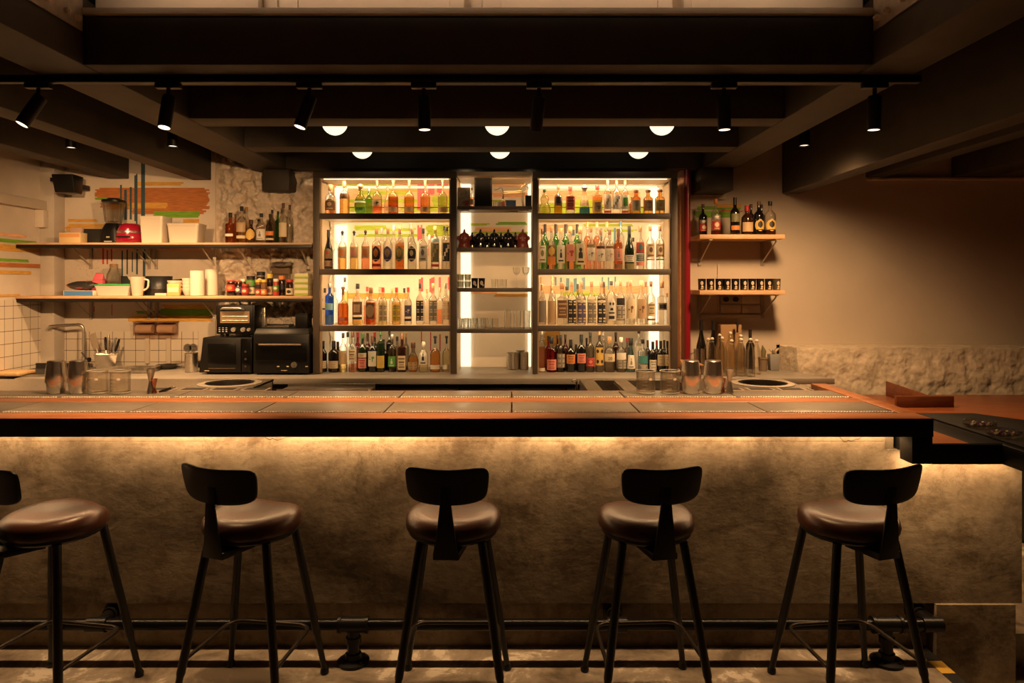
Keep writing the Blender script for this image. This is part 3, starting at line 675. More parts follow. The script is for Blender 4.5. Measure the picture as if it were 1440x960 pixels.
def cabinet(xa, xb, label, led_px, inner_a, inner_b):
    t = thing('display_cabinet', label, 'cabinet', ((xa + xb) / 2, KF, HC + .0015)); ox = (xa + xb) / 2; o = Vector((ox, KF, HC + .0015))
    def bx(x0, x1, y0, y1, z0, z1): b = MB(); b.box(x0 - ox, x1 - ox, y0 - KF, y1 - KF, z0 - HC - .0015, z1 - HC - .0015); return b
    for x0, x1 in ((xa, inner_a), (inner_b, xb)):
        b = bx(x0, x1, KF, KF + .05, HC + .0015, ZT - .048)
        xm0, xm1 = (x1 - .016, x1) if x0 == xa else (x0, x0 + .016)
        obj('stile', b, CAB, t, .003)
        x2, x3 = (x0 + .001, x0 + .007) if x0 == xa else (x1 - .007, x1 - .001)
        obj('side_panel', bx(x2, x3, KF + .052, WD - .004, HC + .0015, ZT - .05), pm('cabinet_side_pale', (.55, .42, .28), .6), t)
        obj('inner_lip', bx(x1, x1 + .010, KF + .012, KF + .05, HC + .01, ZT - .06) if x0 == xa else bx(x0 - .010, x0, KF + .012, KF + .05, HC + .01, ZT - .06), pm('lip_light_wood', (.40, .27, .15), .5), t)
    obj('top_rail', bx(xa, xb, KF, KF + .05, ZT - .0475, ZT), CAB, t, .003)
    obj('top_panel', bx(xa + .004, xb - .004, KF + .052, WD - .004, ZT - .03, ZT - .005), pm('cabinet_side_pale', (.55, .42, .28), .6), t)
    for z in SH_TOP:
        b = bx(inner_a + .0005, inner_b - .0005, KF + .004, KF + .024, z - SH_TH, z - .0005); sh = obj('shelf_front', b, CAB, t, .002)
        obj('shelf', bx(inner_a - .01, inner_b + .01, KF + .025, WD - .03, z - .030, z), pm('shelf_board_pale', (.72, .60, .44), .5), t)
        obj('shelf_led', bx(inner_a + .02, inner_b - .02, KF + .026, KF + .04, z - .040, z - .031), ADDED_STRIP, t)  # added glowing strip under the shelf front
    obj('shelf_led', bx(inner_a + .02, inner_b - .02, KF + .052, KF + .068, ZT - .05, ZT - .04), ADDED_STRIP, t)  # added glowing strip under the cabinet top
    for px, wpx in led_px:
        x0 = X(px, WD - .03); ww = wpx * .0058
        obj('led_panel', bx(x0 - ww / 2, x0 + ww / 2, WD - .024, WD - .012, HC + .02, SH_TOP[0] - .05), LEDW, t)
        obj('led_panel', bx(x0 - ww / 2, x0 + ww / 2, WD - .024, WD - .012, SH_TOP[0] + .02, ZT - .06), LEDW, t)
    # horizontal light line across the top compartment
    zz = Z(263.5, WD); obj('light_line', bx(inner_a + .01, inner_b - .01, WD - .018, WD - .010, zz - .009, zz + .009), em('light_line', (1, .74, .42), 1.6), t)
    # slim cable clipped along the wall
    zz = Z(292, WD); b = MB(); b.cyl((inner_a - ox, WD - .008 - KF, zz - HC), (inner_b - ox, WD - .008 - KF, zz - HC), .003, 6); obj('cable', b, BLACK_PLASTIC, t)
    # lamps added under each shelf front to light the compartments
    for z in list(SH_TOP) + [ZT - .01]:
        e = 6.0 if z > SH_TOP[2] + .01 else 1.3
        light('AREA', 'shelf_lamp', (ox, KF + .06, z - .055), e, (1, .66, .32), inner_b - inner_a - .1, .02, target=(ox, KF + .45, z - .38))  # added fill for the compartment
    return t
cabinet(X(440, KF), X(642, KF), 'open steel bottle cabinet beside the black ovens', [(479, 17)], X(449, KF), X(633.5, KF))
cabinet(X(749, KF), X(953, KF), 'open steel bottle cabinet beside the red pipe', [(920, 14)], X(756, KF), X(944, KF))
# niche between the cabinets
NX0, NX1 = X(642.6, KF) + .001, X(748.4, KF) - .001
n0 = MB(); n0.box(NX0, NX1, KF + .004, WD - .004, ZT - .03, ZT - .002); struct('trim_7', n0, pm('cabinet_side_pale', (.55, .42, .28), .6))
NSH = [(Z(290, KF), .018, 'topmost shelf of the niche, under the wire animal', 'niche_shelf'), (Z(348.5, KF), .022, 'niche shelf carrying the row of head mugs', 'niche_shelf'), (Z(405, KF), .022, 'niche shelf holding short cups and stemmed glasses', 'niche_shelf'), (Z(463, KF), .022, 'lowest niche shelf with clear tumblers and highballs', 'niche_shelf')]
for z, th, lab, nm in NSH:
    t = thing(nm, lab, 'shelf', ((NX0 + NX1) / 2, KF, z), 0, 'shelves in the niche'); w2 = (NX1 - NX0) / 2
    b = MB(); b.box(-w2, w2, .008, .30, -th, 0); obj('board', b, pm('niche_board', (.30, .22, .15), .5), t, .002)
    b = MB(); b.box(-w2, w2, .001, .007, -th - .006, .002); obj('front_edge', b, CAB, t, .001)
for z, px in ((NSH[0][0], 653), (NSH[0][0], 737), (NSH[0][0], 722), (NSH[1][0], 738)):
    x = X(px, 5.4); t = thing('shelf_puck_light', {653: 'small round puck light under the top niche shelf, below the picture', 737: 'small round puck light under the top niche shelf, below the black box', 722: 'small round puck light under the top niche shelf, set deeper behind', }.get(px, 'small puck light under the niche shelf of head mugs'), 'puck light', (x, KF + (.10 if px != 722 else .2), z - .0185 - (.004 if px == 738 else 0)))
    b = MB(); b.lathe([(.034, 0), (.036, -.004), (.034, -.008), (.001, -.008)], seg=20); obj('puck', b, pm('puck_cream', (.7, .58, .4), .4), t)
tn = []
for px, ww in ((655, 14), (744.5, 4)):
    b = MB(); x0 = X(px, WD - .02); 
    b.box(x0 - ww * .0029, x0 + ww * .0029, WD - .022, WD - .010, HC + .004, Z(247, WD)); tag(obj('led_panel', b, LEDW, bevel=.002), 'tall glowing light panel at the ' + ('oven-side' if px < 700 else 'pipe-side') + ' edge of the niche', 'light')
light('AREA', 'niche_lamp', (X(695, 5.5), 5.40, ZT - .05), 1.6, (1, .64, .31), .45, .05, target=(X(695, 5.5), 5.7, 1.9))  # lamps added to brighten the niche beyond its two glowing panels
light('AREA', 'niche_lamp', (X(695, 5.5), 5.40, NSH[1][0] - .04), 1.2, (1, .64, .31), .45, .05, target=(X(695, 5.5), 5.7, 1.3))  # added niche fill
light('AREA', 'niche_lamp', (X(695, 5.5), 5.40, NSH[3][0] - .04), 1.0, (1, .64, .31), .45, .05, target=(X(695, 5.5), 5.7, 1.0))  # added niche fill
# ================================================================== bottles
STY = {  # outline (radius, height) as fractions, cap start, cap radius
 'std': ([(.9, 0), (1, .02), (1, .56), (.96, .61), (.75, .66), (.42, .71), (.31, .745), (.29, .90)], .87, .34),
 'tall': ([(.9, 0), (1, .02), (1, .66), (.93, .70), (.5, .75), (.34, .78), (.31, .92)], .90, .36),
 'long': ([(.9, 0), (1, .02), (1, .47), (.96, .52), (.80, .575), (.5, .62), (.27, .66), (.22, .70), (.21, .86)], .78, .23),
 'wine': ([(.92, 0), (1, .02), (1, .40), (.94, .48), (.70, .58), (.47, .68), (.36, .76), (.33, .98)], .80, .345),
 'bord': ([(.92, 0), (1, .02), (1, .58), (.92, .63), (.55, .70), (.38, .735), (.35, .98)], .80, .37),
 'flask': ([(.9, 0), (1, .03), (1, .52), (.93, .60), (.66, .67), (.33, .72), (.3, .84)], .80, .40),
 'square': ([(.94, 0), (1, .02), (1, .60), (.92, .635), (.42, .665), (.35, .69), (.34, .86)], .84, .42),
 'cone': ([(.95, 0), (1, .03), (.96, .18), (.68, .48), (.46, .66), (.38, .74), (.36, .84)], .78, .5),
 'pear': ([(.85, 0), (1, .08), (.98, .22), (.82, .34), (.52, .44), (.60, .50), (.70, .58), (.66, .66), (.42, .75), (.24, .82), (.22, .9)], .88, .26),
 'globe': ([(.6, 0), (.86, .08), (1, .25), (.98, .38), (.82, .52), (.5, .62), (.34, .68), (.32, .84)], .80, .42),
 'apoth': ([(.94, 0), (1, .02), (1, .60), (.92, .66), (.62, .71), (.40, .75), (.37, .93)], .90, .52),
 'can': ([(.9, 0), (1, .02), (1, .74), (.9, .78), (.86, .80)], .80, .92),
}
TINT = {'clear': (.94, .92, .87), 'straw': (.87, .79, .50), 'gold': (.82, .55, .20), 'amber': (.66, .29, .07), 'rust': (.50, .13, .04), 'rose': (.86, .36, .2), 'red': (.5, .03, .04),
        'green': (.18, .45, .06), 'lime': (.50, .64, .13), 'blue': (.03, .10, .62), 'sky': (.3, .55, .62), 'smoke': (.42, .36, .28), 'bottle_green': (.05, .28, .04)}
OPQ = {'black': (.007, .006, .006), 'brown': (.030, .010, .005), 'dgreen': (.008, .018, .008), 'dred': (.06, .008, .006)}
def gm(k): return glass('glass_' + k, TINT[k]) if k in TINT else pm('dark_glass_' + k, OPQ[k], .1, coat=.6)
CAPC = {'black': (.012, .01, .01), 'cork': (.36, .20, .09), 'wood': (.16, .07, .03), 'red': (.40, .025, .02), 'steel': (.5, .47, .42), 'white': (.7, .64, .55), 'gold': (.6, .38, .12), 'green': (.03, .09, .02), 'brown': (.09, .035, .018), 'pink': (.66, .20, .14), 'yellow': (.62, .45, .06), 'blue': (.05, .12, .22), 'orange': (.55, .18, .04), 'grey': (.2, .18, .16)}
def cm(k): return pm('cap_' + k, CAPC[k], .35 if k in ('steel', 'gold') else .5, 1.0 if k in ('steel', 'gold') else 0)
PAPC = {'white': (.72, .66, .56), 'cream': (.66, .54, .36), 'black': (.016, .014, .014), 'red': (.42, .04, .03), 'orange': (.66, .22, .05), 'pink': (.66, .26, .20), 'yellow': (.66, .46, .07), 'green': (.10, .32, .05), 'teal': (.05, .22, .22), 'blue': (.05, .14, .38), 'brown': (.17, .08, .04), 'grey': (.20, .18, .16), 'tan': (.5, .34, .19), 'gold': (.62, .40, .10), 'violet': (.10, .08, .16), 'olive': (.17, .16, .07), 'sky': (.25, .5, .6)}
def lm(k): return pm('label_' + k, PAPC[k], .55)
def surf(prof, R, h, sq, z):
    """radius of the outline at height z"""
    for (r0, z0), (r1, z1) in zip(prof, prof[1:]):
        if z0 * h <= z <= z1 * h + 1e-9: t = (z / h - z0) / max(1e-6, z1 - z0); return R * (r0 + (r1 - r0) * t)
    return R * prof[-1][0]
def wrap(mb, rad, ry, sq, z0, z1, a0, a1, off, mi, n=10, m=4, shape=None):
    """patch of paper wrapped on the front of a bottle: a in degrees off the front"""
    vs, fs = [], []
    for j in range(m + 1):
        for i in range(n + 1):
            v = j / m; u = i / n
            if shape == 'oval':
                hv = 1 - (2 * v - 1) ** 2; k = max(0.02, hv) ** .5; aa = (a0 + a1) / 2 + (a1 - a0) / 2 * (2 * u - 1) * k
            elif shape == 'arch':
                k = 1 if v < .55 else max(.05, 1 - ((v - .55) / .45) ** 2) ** .5; aa = (a0 + a1) / 2 + (a1 - a0) / 2 * (2 * u - 1) * k
            else: aa = a0 + (a1 - a0) * u
            z = z0 + (z1 - z0) * v; a = math.radians(aa - 90); ca, sa = math.cos(a), math.sin(a)
            if sq != 1: ca = math.copysign(abs(ca) ** sq, ca); sa = math.copysign(abs(sa) ** sq, sa)
            r = rad(z) + off; vs.append((r * ca, r * sa * ry, z))
    for j in range(m):
        for i in range(n): fs.append((j * (n + 1) + i, j * (n + 1) + i + 1, (j + 1) * (n + 1) + i + 1, (j + 1) * (n + 1) + i))
    mb.add(vs, fs, mi)
def bottle(loc, R, h, style, gl, cap, label, text, cat='bottle', name='spirits_bottle', group=None, sq=1.0, ry=1.0, rot=0.0, seg=22):
    prof, cs, cr = STY[style]
    if style == 'square' and sq == 1.0: sq = .5
    t = thing(name, text, cat, loc, rot, group)
    up, _, rest = gl.partition('/'); mats = [gm(up)]; fill = None
    if rest: q, _, f = rest.partition('@'); mats.append(gm(q)); fill = float(f or .6)
    pts = []; mis = []
    dense = [prof[0]]
    for a, b_ in zip(prof, prof[1:]):
        if fill is not None and a[1] < fill < b_[1]:
            k = (fill - a[1]) / (b_[1] - a[1]); dense.append((a[0] + (b_[0] - a[0]) * k, fill))
        dense.append(b_)
    b = MB(); pr = [(R * r, z * h) for r, z in dense]
    mis = [(1 if (fill is not None and (dense[i][1] + dense[i + 1][1]) / 2 < fill) else 0) for i in range(len(dense) - 1)]
    b.lathe([(.0005, .0)] + pr + ([] if False else [(.0005, pr[-1][1])]), seg=seg, sq=sq, ry=ry, mis=[mis[0]] + mis + [0])
    obj('glass_body', b, mats, t, sharp=30)
    ck, _, cstyle = cap.partition(':'); b = MB(); r = R * cr
    if cstyle == 'ball': b.lathe([(r * .6, cs * h), (r * .6, cs * h + .01), (r, cs * h + .018), (r * 1.15, (cs + 1) / 2 * h + .004), (r * .8, h - .004), (.001, h)], seg=14)
    elif cstyle == 'foil': b.lathe([(R * (surf(prof, 1, 1, 1, cs) + .015), cs * h), (R * (prof[-1][0] + .015), .97 * h), (R * (prof[-1][0] + .03), .972 * h), (R * (prof[-1][0] + .03), h - .001), (.001, h)], seg=14)
    elif style == 'long': b.lathe([(r * .95, cs * h), (r * 1.05, .93 * h), (r * 1.5, .935 * h), (r * 1.6, h - .002), (.001, h)], seg=14)
    else: b.lathe([(r * .96, cs * h), (r, cs * h + .003), (r * 1.04, h - .003), (r * .96, h), (.001, h)], seg=14)
    obj('stopper', b, cm(ck), t)
    if cstyle == 'foil' or style == 'long' or cstyle == 'ball': pass
    for L_ in ([label] if isinstance(label, str) else (label or [])):
        if not L_: continue
        p = L_.split(':'); z0, z1 = [float(x) * h for x in p[0].split('-')]; shape = None; half = 62
        pap = p[1]
        if '~' in pap: pap, shape = pap.split('~')
        if sq != 1.0: half = 50
        b = MB(); mats = [lm(pap)]; rad = lambda z: surf(prof, R, h, sq, z)
        wrap(b, rad, ry, sq, z0, z1, -half, half, .0012, 0, 10, 6 if shape else 4, shape)
        if len(p) > 2:
            mats.append(lm(p[3])); e = p[2]; dz = z1 - z0; off = .0020
            def pt(u0, u1, v0, v1, sh=None): wrap(b, rad, ry, sq, z0 + dz * v0, z0 + dz * v1, u0 * half, u1 * half, off, 1, 6, 4 if sh else 2, sh)
            if e == 'oval': pt(-.45, .45, .28, .85, 'oval'); pt(-.5, .5, .1, .16)
            elif e == 'lines': pt(-.6, .6, .74, .84); pt(-.45, .45, .5, .6); pt(-.5, .5, .16, .24); pt(-.3, .3, .34, .38)
            elif e == 'seal': pt(-.35, .35, .35, .75, 'oval'); pt(-.6, .6, .12, .2); pt(-.5, .5, .85, .9)
            elif e == 'bird': pt(-.1, .5, .48, .66, 'oval'); pt(-.55, -.2, .42, .5, 'oval'); pt(.0, .18, .3, .55)
            elif e == 'figure': pt(-.22, .22, .3, .62, 'arch'); pt(-.12, .12, .62, .8, 'oval'); pt(-.5, .5, .1, .18)
            elif e == 'maze':
                for i in range(6):
                    for j in range(8):
                        if (i * 7 + j * 3 + i * j) % 3: pt(-.94 + i * .32, -.70 + i * .32 + .05 * (j % 2), .04 + j * .118, .115 + j * .118, 'oval' if (i + j) % 3 else 'arch')
            elif e == 'skull': pt(-.5, -.1, .66, .8, 'oval'); pt(.1, .5, .66, .8, 'oval'); pt(-.3, .3, .44, .56, 'arch'); pt(-.6, .6, .3, .36); pt(-.6, .6, .06, .2)
            elif e == 'stripe': pt(-1, 1, .3, .5); pt(-1, 1, .7, .78)
            elif e == 'dots':
                for i in (-.5, .5):
                    for j in (.1, .68): pt(i - .3, i + .3, j, j + .22, 'oval')
            elif e == 'diag':
                for i in range(4): pt(-.8 + i * .35, -.5 + i * .4, .08 + i * .2, .3 + i * .2)
            elif e == 'square': pt(-.55, .55, .2, .8)
            elif e == 'diamond': pt(-.7, .7, .1, .9, 'oval'); 
        obj('paper_label', b, mats, t)
    return t
ORD = ['', 'first', 'second', 'third', 'fourth', 'fifth', 'sixth', 'seventh', 'eighth', 'ninth', 'tenth', 'eleventh', 'twelfth', 'thirteenth', 'fourteenth', 'fifteenth', 'sixteenth']
def row(z, d, base_px, where, items, back=None, grp=None):
    """front row then an optional back row; label = look, place counted from the oven side"""
    for rowi, (lst, dd) in enumerate(((items, d), (back or [], d + .105))):
        for n, it in enumerate(sorted(lst, key=lambda q: q[0])):
            cx, w, top, style, gl, cap, lab, look = it[:8]
            R = w / 2 * dd / F; zt = Z(top, dd); hh = zt - z - .0015
            nm = 'wine_bottle' if style in ('wine', 'bord') else 'spirits_bottle'
            txt = f"{look}, {ORD[n + 1]} from ovens, {where}" + (', back row' if rowi else '')
            bottle((X(cx, dd), dd, z + .0015), R, hh, style, gl, cap, lab, txt, name=nm, group=grp)
D1 = 5.415
zr1, zr2, zr3 = SH_TOP
A, Bc = 'oven-side cabinet', 'pipe-side cabinet'
# ---- oven-side cabinet
row(zr1, D1, 300, 'top shelf, ' + A, [
 (465, 15.5, 260, 'flask', 'clear/rose@.44', 'cork', ['.12-.5:brown~arch:seal:tan'], 'squat flask with arched brown label'),
 (484.5, 14, 254.5, 'flask', 'clear/amber@.58', 'wood', '.45-.62:brown', 'amber bottle with wide wooden stopper'),
 (507, 17.5, 258.5, 'globe', 'lime/green@.5', 'cork:ball', ['.04-.22:green', '.36-.42:white'], 'bulbous green flask with ornate stopper'),
 (530.5, 13.5, 252.5, 'long', 'clear/rose@.42', 'brown', ['.22-.40:tan:bird:black'], 'pale amber long-necked bottle with bird label'),
 (553, 14, 252.5, 'long', 'clear/rust@.5', 'wood', '.05-.20:tan', 'red-amber long-necked bottle'),
 (575.5, 14, 252.5, 'long', 'clear/amber@.5', 'wood', '.05-.20:tan', 'golden-amber long-necked bottle'),
 (598, 14, 252.5, 'long', 'clear/gold@.5', 'wood', '.05-.20:tan', 'golden long-necked bottle'),
 (622.5, 13.5, 252.5, 'long', 'clear/straw@.5', 'wood', '.05-.20:tan', 'pale yellow long-necked bottle')],
 [(519, 10, 264, 'std', 'green', 'steel', None, 'narrow green bottle'), (545, 10, 262, 'globe', 'clear', 'pink:ball', None, 'small clear bottle with pink ball stopper')], 'bottles in the oven-side cabinet')
row(zr2, D1, 377, 'second shelf, ' + A, [
 (449.8, 5, 340, 'std', 'black', 'black', None, 'black bottle half hidden by the frame') if False else (462, 12.5, 323, 'wine', 'black', 'black:foil', ['.26-.52:olive~arch:seal:red', '.06-.22:brown:lines:tan'], 'black wine-shaped bottle with arched label'),
 (481.5, 12, 324, 'std', 'clear/amber@.58', 'black:ball', '.28-.56:tan:square:orange', 'deep amber bottle with black ball stopper'),
 (498, 12, 324, 'std', 'clear/gold@.58', 'black:ball', '.28-.56:tan:square:pink', 'golden bottle with black ball stopper'),
 (514, 11.5, 323, 'std', 'clear/rose@.58', 'black:ball', '.28-.56:tan:square:orange', 'rosy-gold bottle with black ball stopper'),
 (529.5, 13, 321.5, 'std', 'clear/rose@.58', 'wood', ['.18-.56:black~oval:oval:orange', '.06-.13:red'], 'clear bottle with black oval label and orange seal'),
 (545.5, 13, 321.5, 'std', 'clear', 'wood', '.18-.56:violet~oval:oval:tan', 'clear bottle with violet-black oval label'),
 (562, 12.5, 321.5, 'std', 'clear/gold@.58', 'wood', '.18-.56:olive~oval:oval:gold', 'clear bottle with olive oval label'),
 (579.5, 13, 321.5, 'std', 'clear', 'wood', '.18-.56:black~oval:seal:cream', 'clear bottle with black oval label and cream seal'),
 (595, 12, 321, 'std', 'clear', 'black', '.18-.58:white:seal:grey', 'clear bottle with large white label'),
 (612, 12, 318, 'tall', 'clear', 'cork', ['.62-.72:sky:lines:white', '.16-.60:olive:diag:tan', '.05-.11:red'], 'tall clear bottle with sky-blue band and red foot'),
 (628, 12, 319, 'tall', 'clear', 'black', '.18-.62:black:diag:white', 'clear bottle with black and white label')],
 [(537, 11, 320, 'std', 'clear', 'grey', None, 'plain clear bottle between two oval labels'), (553.5, 11, 317, 'std', 'clear', 'steel', None, 'plain clear bottle with steel stopper'), (563.5, 10, 315, 'std', 'clear/rose@.6', 'cork', None, 'rosy bottle with cork stopper'),
  (578, 10, 315, 'tall', 'clear', 'grey', None, 'tall clear bottle with grey stopper'), (604, 10, 330, 'std', 'clear', 'white', None, 'clear bottle with white stopper'), (473, 10, 338, 'std', 'clear', 'white', None, 'clear bottle with pale stopper'), (624.5, 8, 318, 'tall', 'clear', 'black', None, 'clear bottle with thick black stopper')], 'bottles in the oven-side cabinet')
row(zr3, D1, 453.5, 'third shelf, ' + A, [
 (463.5, 12, 398.5, 'tall', 'sky/blue@.9', 'steel', ['.02-.24:blue', '.36-.52:sky'], 'slim cobalt blue bottle'),
 (482.5, 15, 403, 'long', 'clear/rust@.56', 'wood', '.10-.2:red:lines:tan', 'round-shouldered red-amber bottle'),
 (503, 15, 398.5, 'std', 'clear/gold@.12', 'black', ['.24-.56:brown:square:tan', '.13-.19:black'], 'broad clear bottle with brown paper label'),
 (521.5, 13.5, 404, 'square', 'clear/rust@.6', 'wood', ['.16-.58:brown:diamond:tan'], 'square brown-labelled rusty bottle'),
 (538.5, 12.5, 404, 'std', 'clear/straw@.6', 'red', '.1-.54:cream:maze:olive', 'straw-coloured bottle with patterned label and red stopper'),
 (557.5, 12.5, 404, 'std', 'clear/gold@.6', 'red', '.1-.54:yellow:maze:olive', 'golden bottle with yellow patterned label and red stopper'),
 (574, 10.5, 404, 'std', 'clear', 'red', ['.22-.52:violet:bird:white', '.1-.16:black'], 'slim clear bottle with violet label'),
 (590.5, 11, 398, 'std', 'clear', 'black', '.1-.58:black:maze:cream', 'clear bottle wrapped in dark maze pattern'),
 (609, 12, 398, 'std', 'clear', 'cork', '.1-.58:grey:maze:cream', 'clear bottle wrapped in grey maze pattern'),
 (627, 11, 398, 'std', 'clear', 'steel', '.12-.56:cream:maze:tan', 'clear bottle wrapped in pale maze pattern')],
 [(457, 10, 405, 'std', 'clear', 'black', '.4-.44:black', 'clear bottle with dark slim stopper'), (471, 10, 404, 'std', 'clear', 'grey', None, 'plain clear bottle behind the blue one'), (485, 9, 390, 'tall', 'clear/gold@.7', 'black', None, 'tall golden-necked bottle with long black stopper'),
  (516.5, 10, 403, 'std', 'clear/rose@.5', 'red', None, 'bottle with red and white stopper'), (534, 10, 403, 'std', 'clear/straw@.55', 'pink', None, 'straw bottle with pinkish stopper'), (551.5, 10, 405, 'std', 'clear', 'cork', None, 'clear bottle with dark cork'), (568.5, 9, 405, 'std', 'clear', 'black', None, 'clear bottle with short black stopper'),
  (600.5, 9, 406, 'std', 'clear', 'cork', None, 'clear bottle between two maze patterns'), (618.5, 10, 404, 'std', 'clear/rose@.4', 'cork', None, 'rosy clear bottle')], 'bottles in the oven-side cabinet')
row(HC, 5.46, 520, 'counter level, ' + A, [
 (454.5, 11, 479, 'bord', 'black', 'black:foil', '.12-.36:cream:lines:tan', 'black wine bottle with cream label'),
 (469.5, 15, 479, 'bord', 'black', 'black:foil', '.12-.36:cream:lines:tan', 'broad black bottle with cream label'),
 (482.5, 12, 468, 'std', 'clear/gold@.42', 'black', '.2-.55:tan', 'gold-bottomed clear bottle'),
 (496, 12, 467, 'std', 'clear/rose@.2', 'brown', '.28-.58:cream:lines:brown', 'clear bottle with cream label and brown stopper'),
 (510, 12.5, 469, 'std', 'dgreen', 'green', ['.1-.36:pink:lines:red', '.38-.5:cream:oval:tan'], 'dark green bottle with two-part label'),
 (524, 12.5, 472, 'bord', 'black', 'brown:foil', '.16-.58:white:bird:green', 'black bottle with tall white label'),
 (535.5, 11.5, 465, 'tall', 'dgreen', 'green', '.1-.4:yellow:diamond:gold', 'dark bottle with yellow oval label'),
 (551.5, 11.5, 470, 'std', 'smoke', 'steel', '.14-.42:green:figure:white', 'smoky bottle with green label'),
 (565.5, 12, 468, 'square', 'brown', 'wood', '.06-.42:cream:lines:brown', 'square dark brown bottle with beige label'),
 (581, 15, 481, 'globe', 'smoke/amber@.5', 'brown', '.08-.34:tan:maze:brown', 'ornate squat brown bottle'),
 (595.5, 13, 480, 'flask', 'clear/straw@.5', 'white:ball', '.24-.72:white:figure:black', 'pale round-headed bottle with black figure label'),
 (612, 14.5, 472, 'long', 'clear/amber@.62', 'black', '.08-.2:white', 'rosy amber bottle with low white label'),
 (628, 12, 472, 'long', 'clear/straw@.6', 'black', '.08-.2:white', 'pale straw bottle with low white label')],
 [(475, 11, 480, 'bord', 'black', 'black:foil', None, 'black wine bottle'), (489, 11, 467, 'std', 'clear', 'black', None, 'clear bottle with black stopper'), (503, 11, 467, 'std', 'red', 'red', None, 'red-capped dark red bottle'), (517, 10, 468, 'bord', 'dred', 'brown:foil', None, 'dark red foil-topped bottle'),
  (527, 10, 467, 'std', 'dgreen', 'red', None, 'dark bottle with red stopper'), (539.5, 8, 477, 'std', 'brown', 'black', '.55-.62:white', 'brown bottle with white collar'), (547.5, 9, 465, 'tall', 'black', 'black', None, 'tall black bottle'), (558.5, 10, 473, 'std', 'smoke', 'black', None, 'smoky bottle with black stopper'), (571, 9, 468, 'std', 'smoke', 'cork', None, 'smoky bottle with cork')], 'bottles in the oven-side cabinet')
# ---- pipe-side cabinet
row(zr1, D1, 299, 'top shelf, ' + Bc, [
 (766, 17.5, 266.5, 'pear', 'straw', 'green', None, 'gourd-shaped pale green bottle with little handle'),
 (785, 11.5, 261, 'std', 'clear/amber@.3', 'wood', '.28-.68:brown:square:black', 'amber bottle with black-brown label and round wooden stopper'),
 (802, 13, 262, 'square', 'clear', 'red', '.14-.62:red:lines:pink', 'clear bottle with bright red label and red cap'),
 (822, 15, 260, 'cone', 'clear/blue@.24', 'steel:ball', '.28-.62:cream:maze:orange', 'cone-shaped bottle with blue bottom and floral label'),
 (840, 13.5, 260, 'square', 'clear/rose@.6', 'red', '.04-.4:tan:bird:olive', 'orange-pink square bottle with red cap'),
 (854.5, 11, 251.5, 'std', 'clear', 'cork', ['.14-.56:white:diag:tan', '.03-.09:red'], 'clear bottle with pale leaf label and red foot'),
 (867, 12, 253, 'std', 'clear', 'wood', '.14-.56:white:diag:grey', 'clear bottle with grey leaf label'),
 (879, 10.5, 253, 'std', 'clear', 'wood', ['.14-.56:white:square:green', '.03-.09:red'], 'clear bottle with green label and red foot'),
 (894.5, 13, 267, 'apoth', 'amber', 'brown', '.12-.56:grey:seal:olive', 'brown apothecary bottle with grey label'),
 (911.5, 13.5, 267, 'apoth', 'amber', 'brown', '.12-.56:brown:seal:grey', 'brown apothecary bottle with brown label'),
 (928, 14, 266.5, 'apoth', 'amber', 'brown', '.12-.56:olive:seal:brown', 'brown apothecary bottle with olive label')],
 [(888, 7, 277, 'std', 'rust', 'wood', None, 'dark red bottle edge between brown bottles')], 'bottles in the pipe-side cabinet')
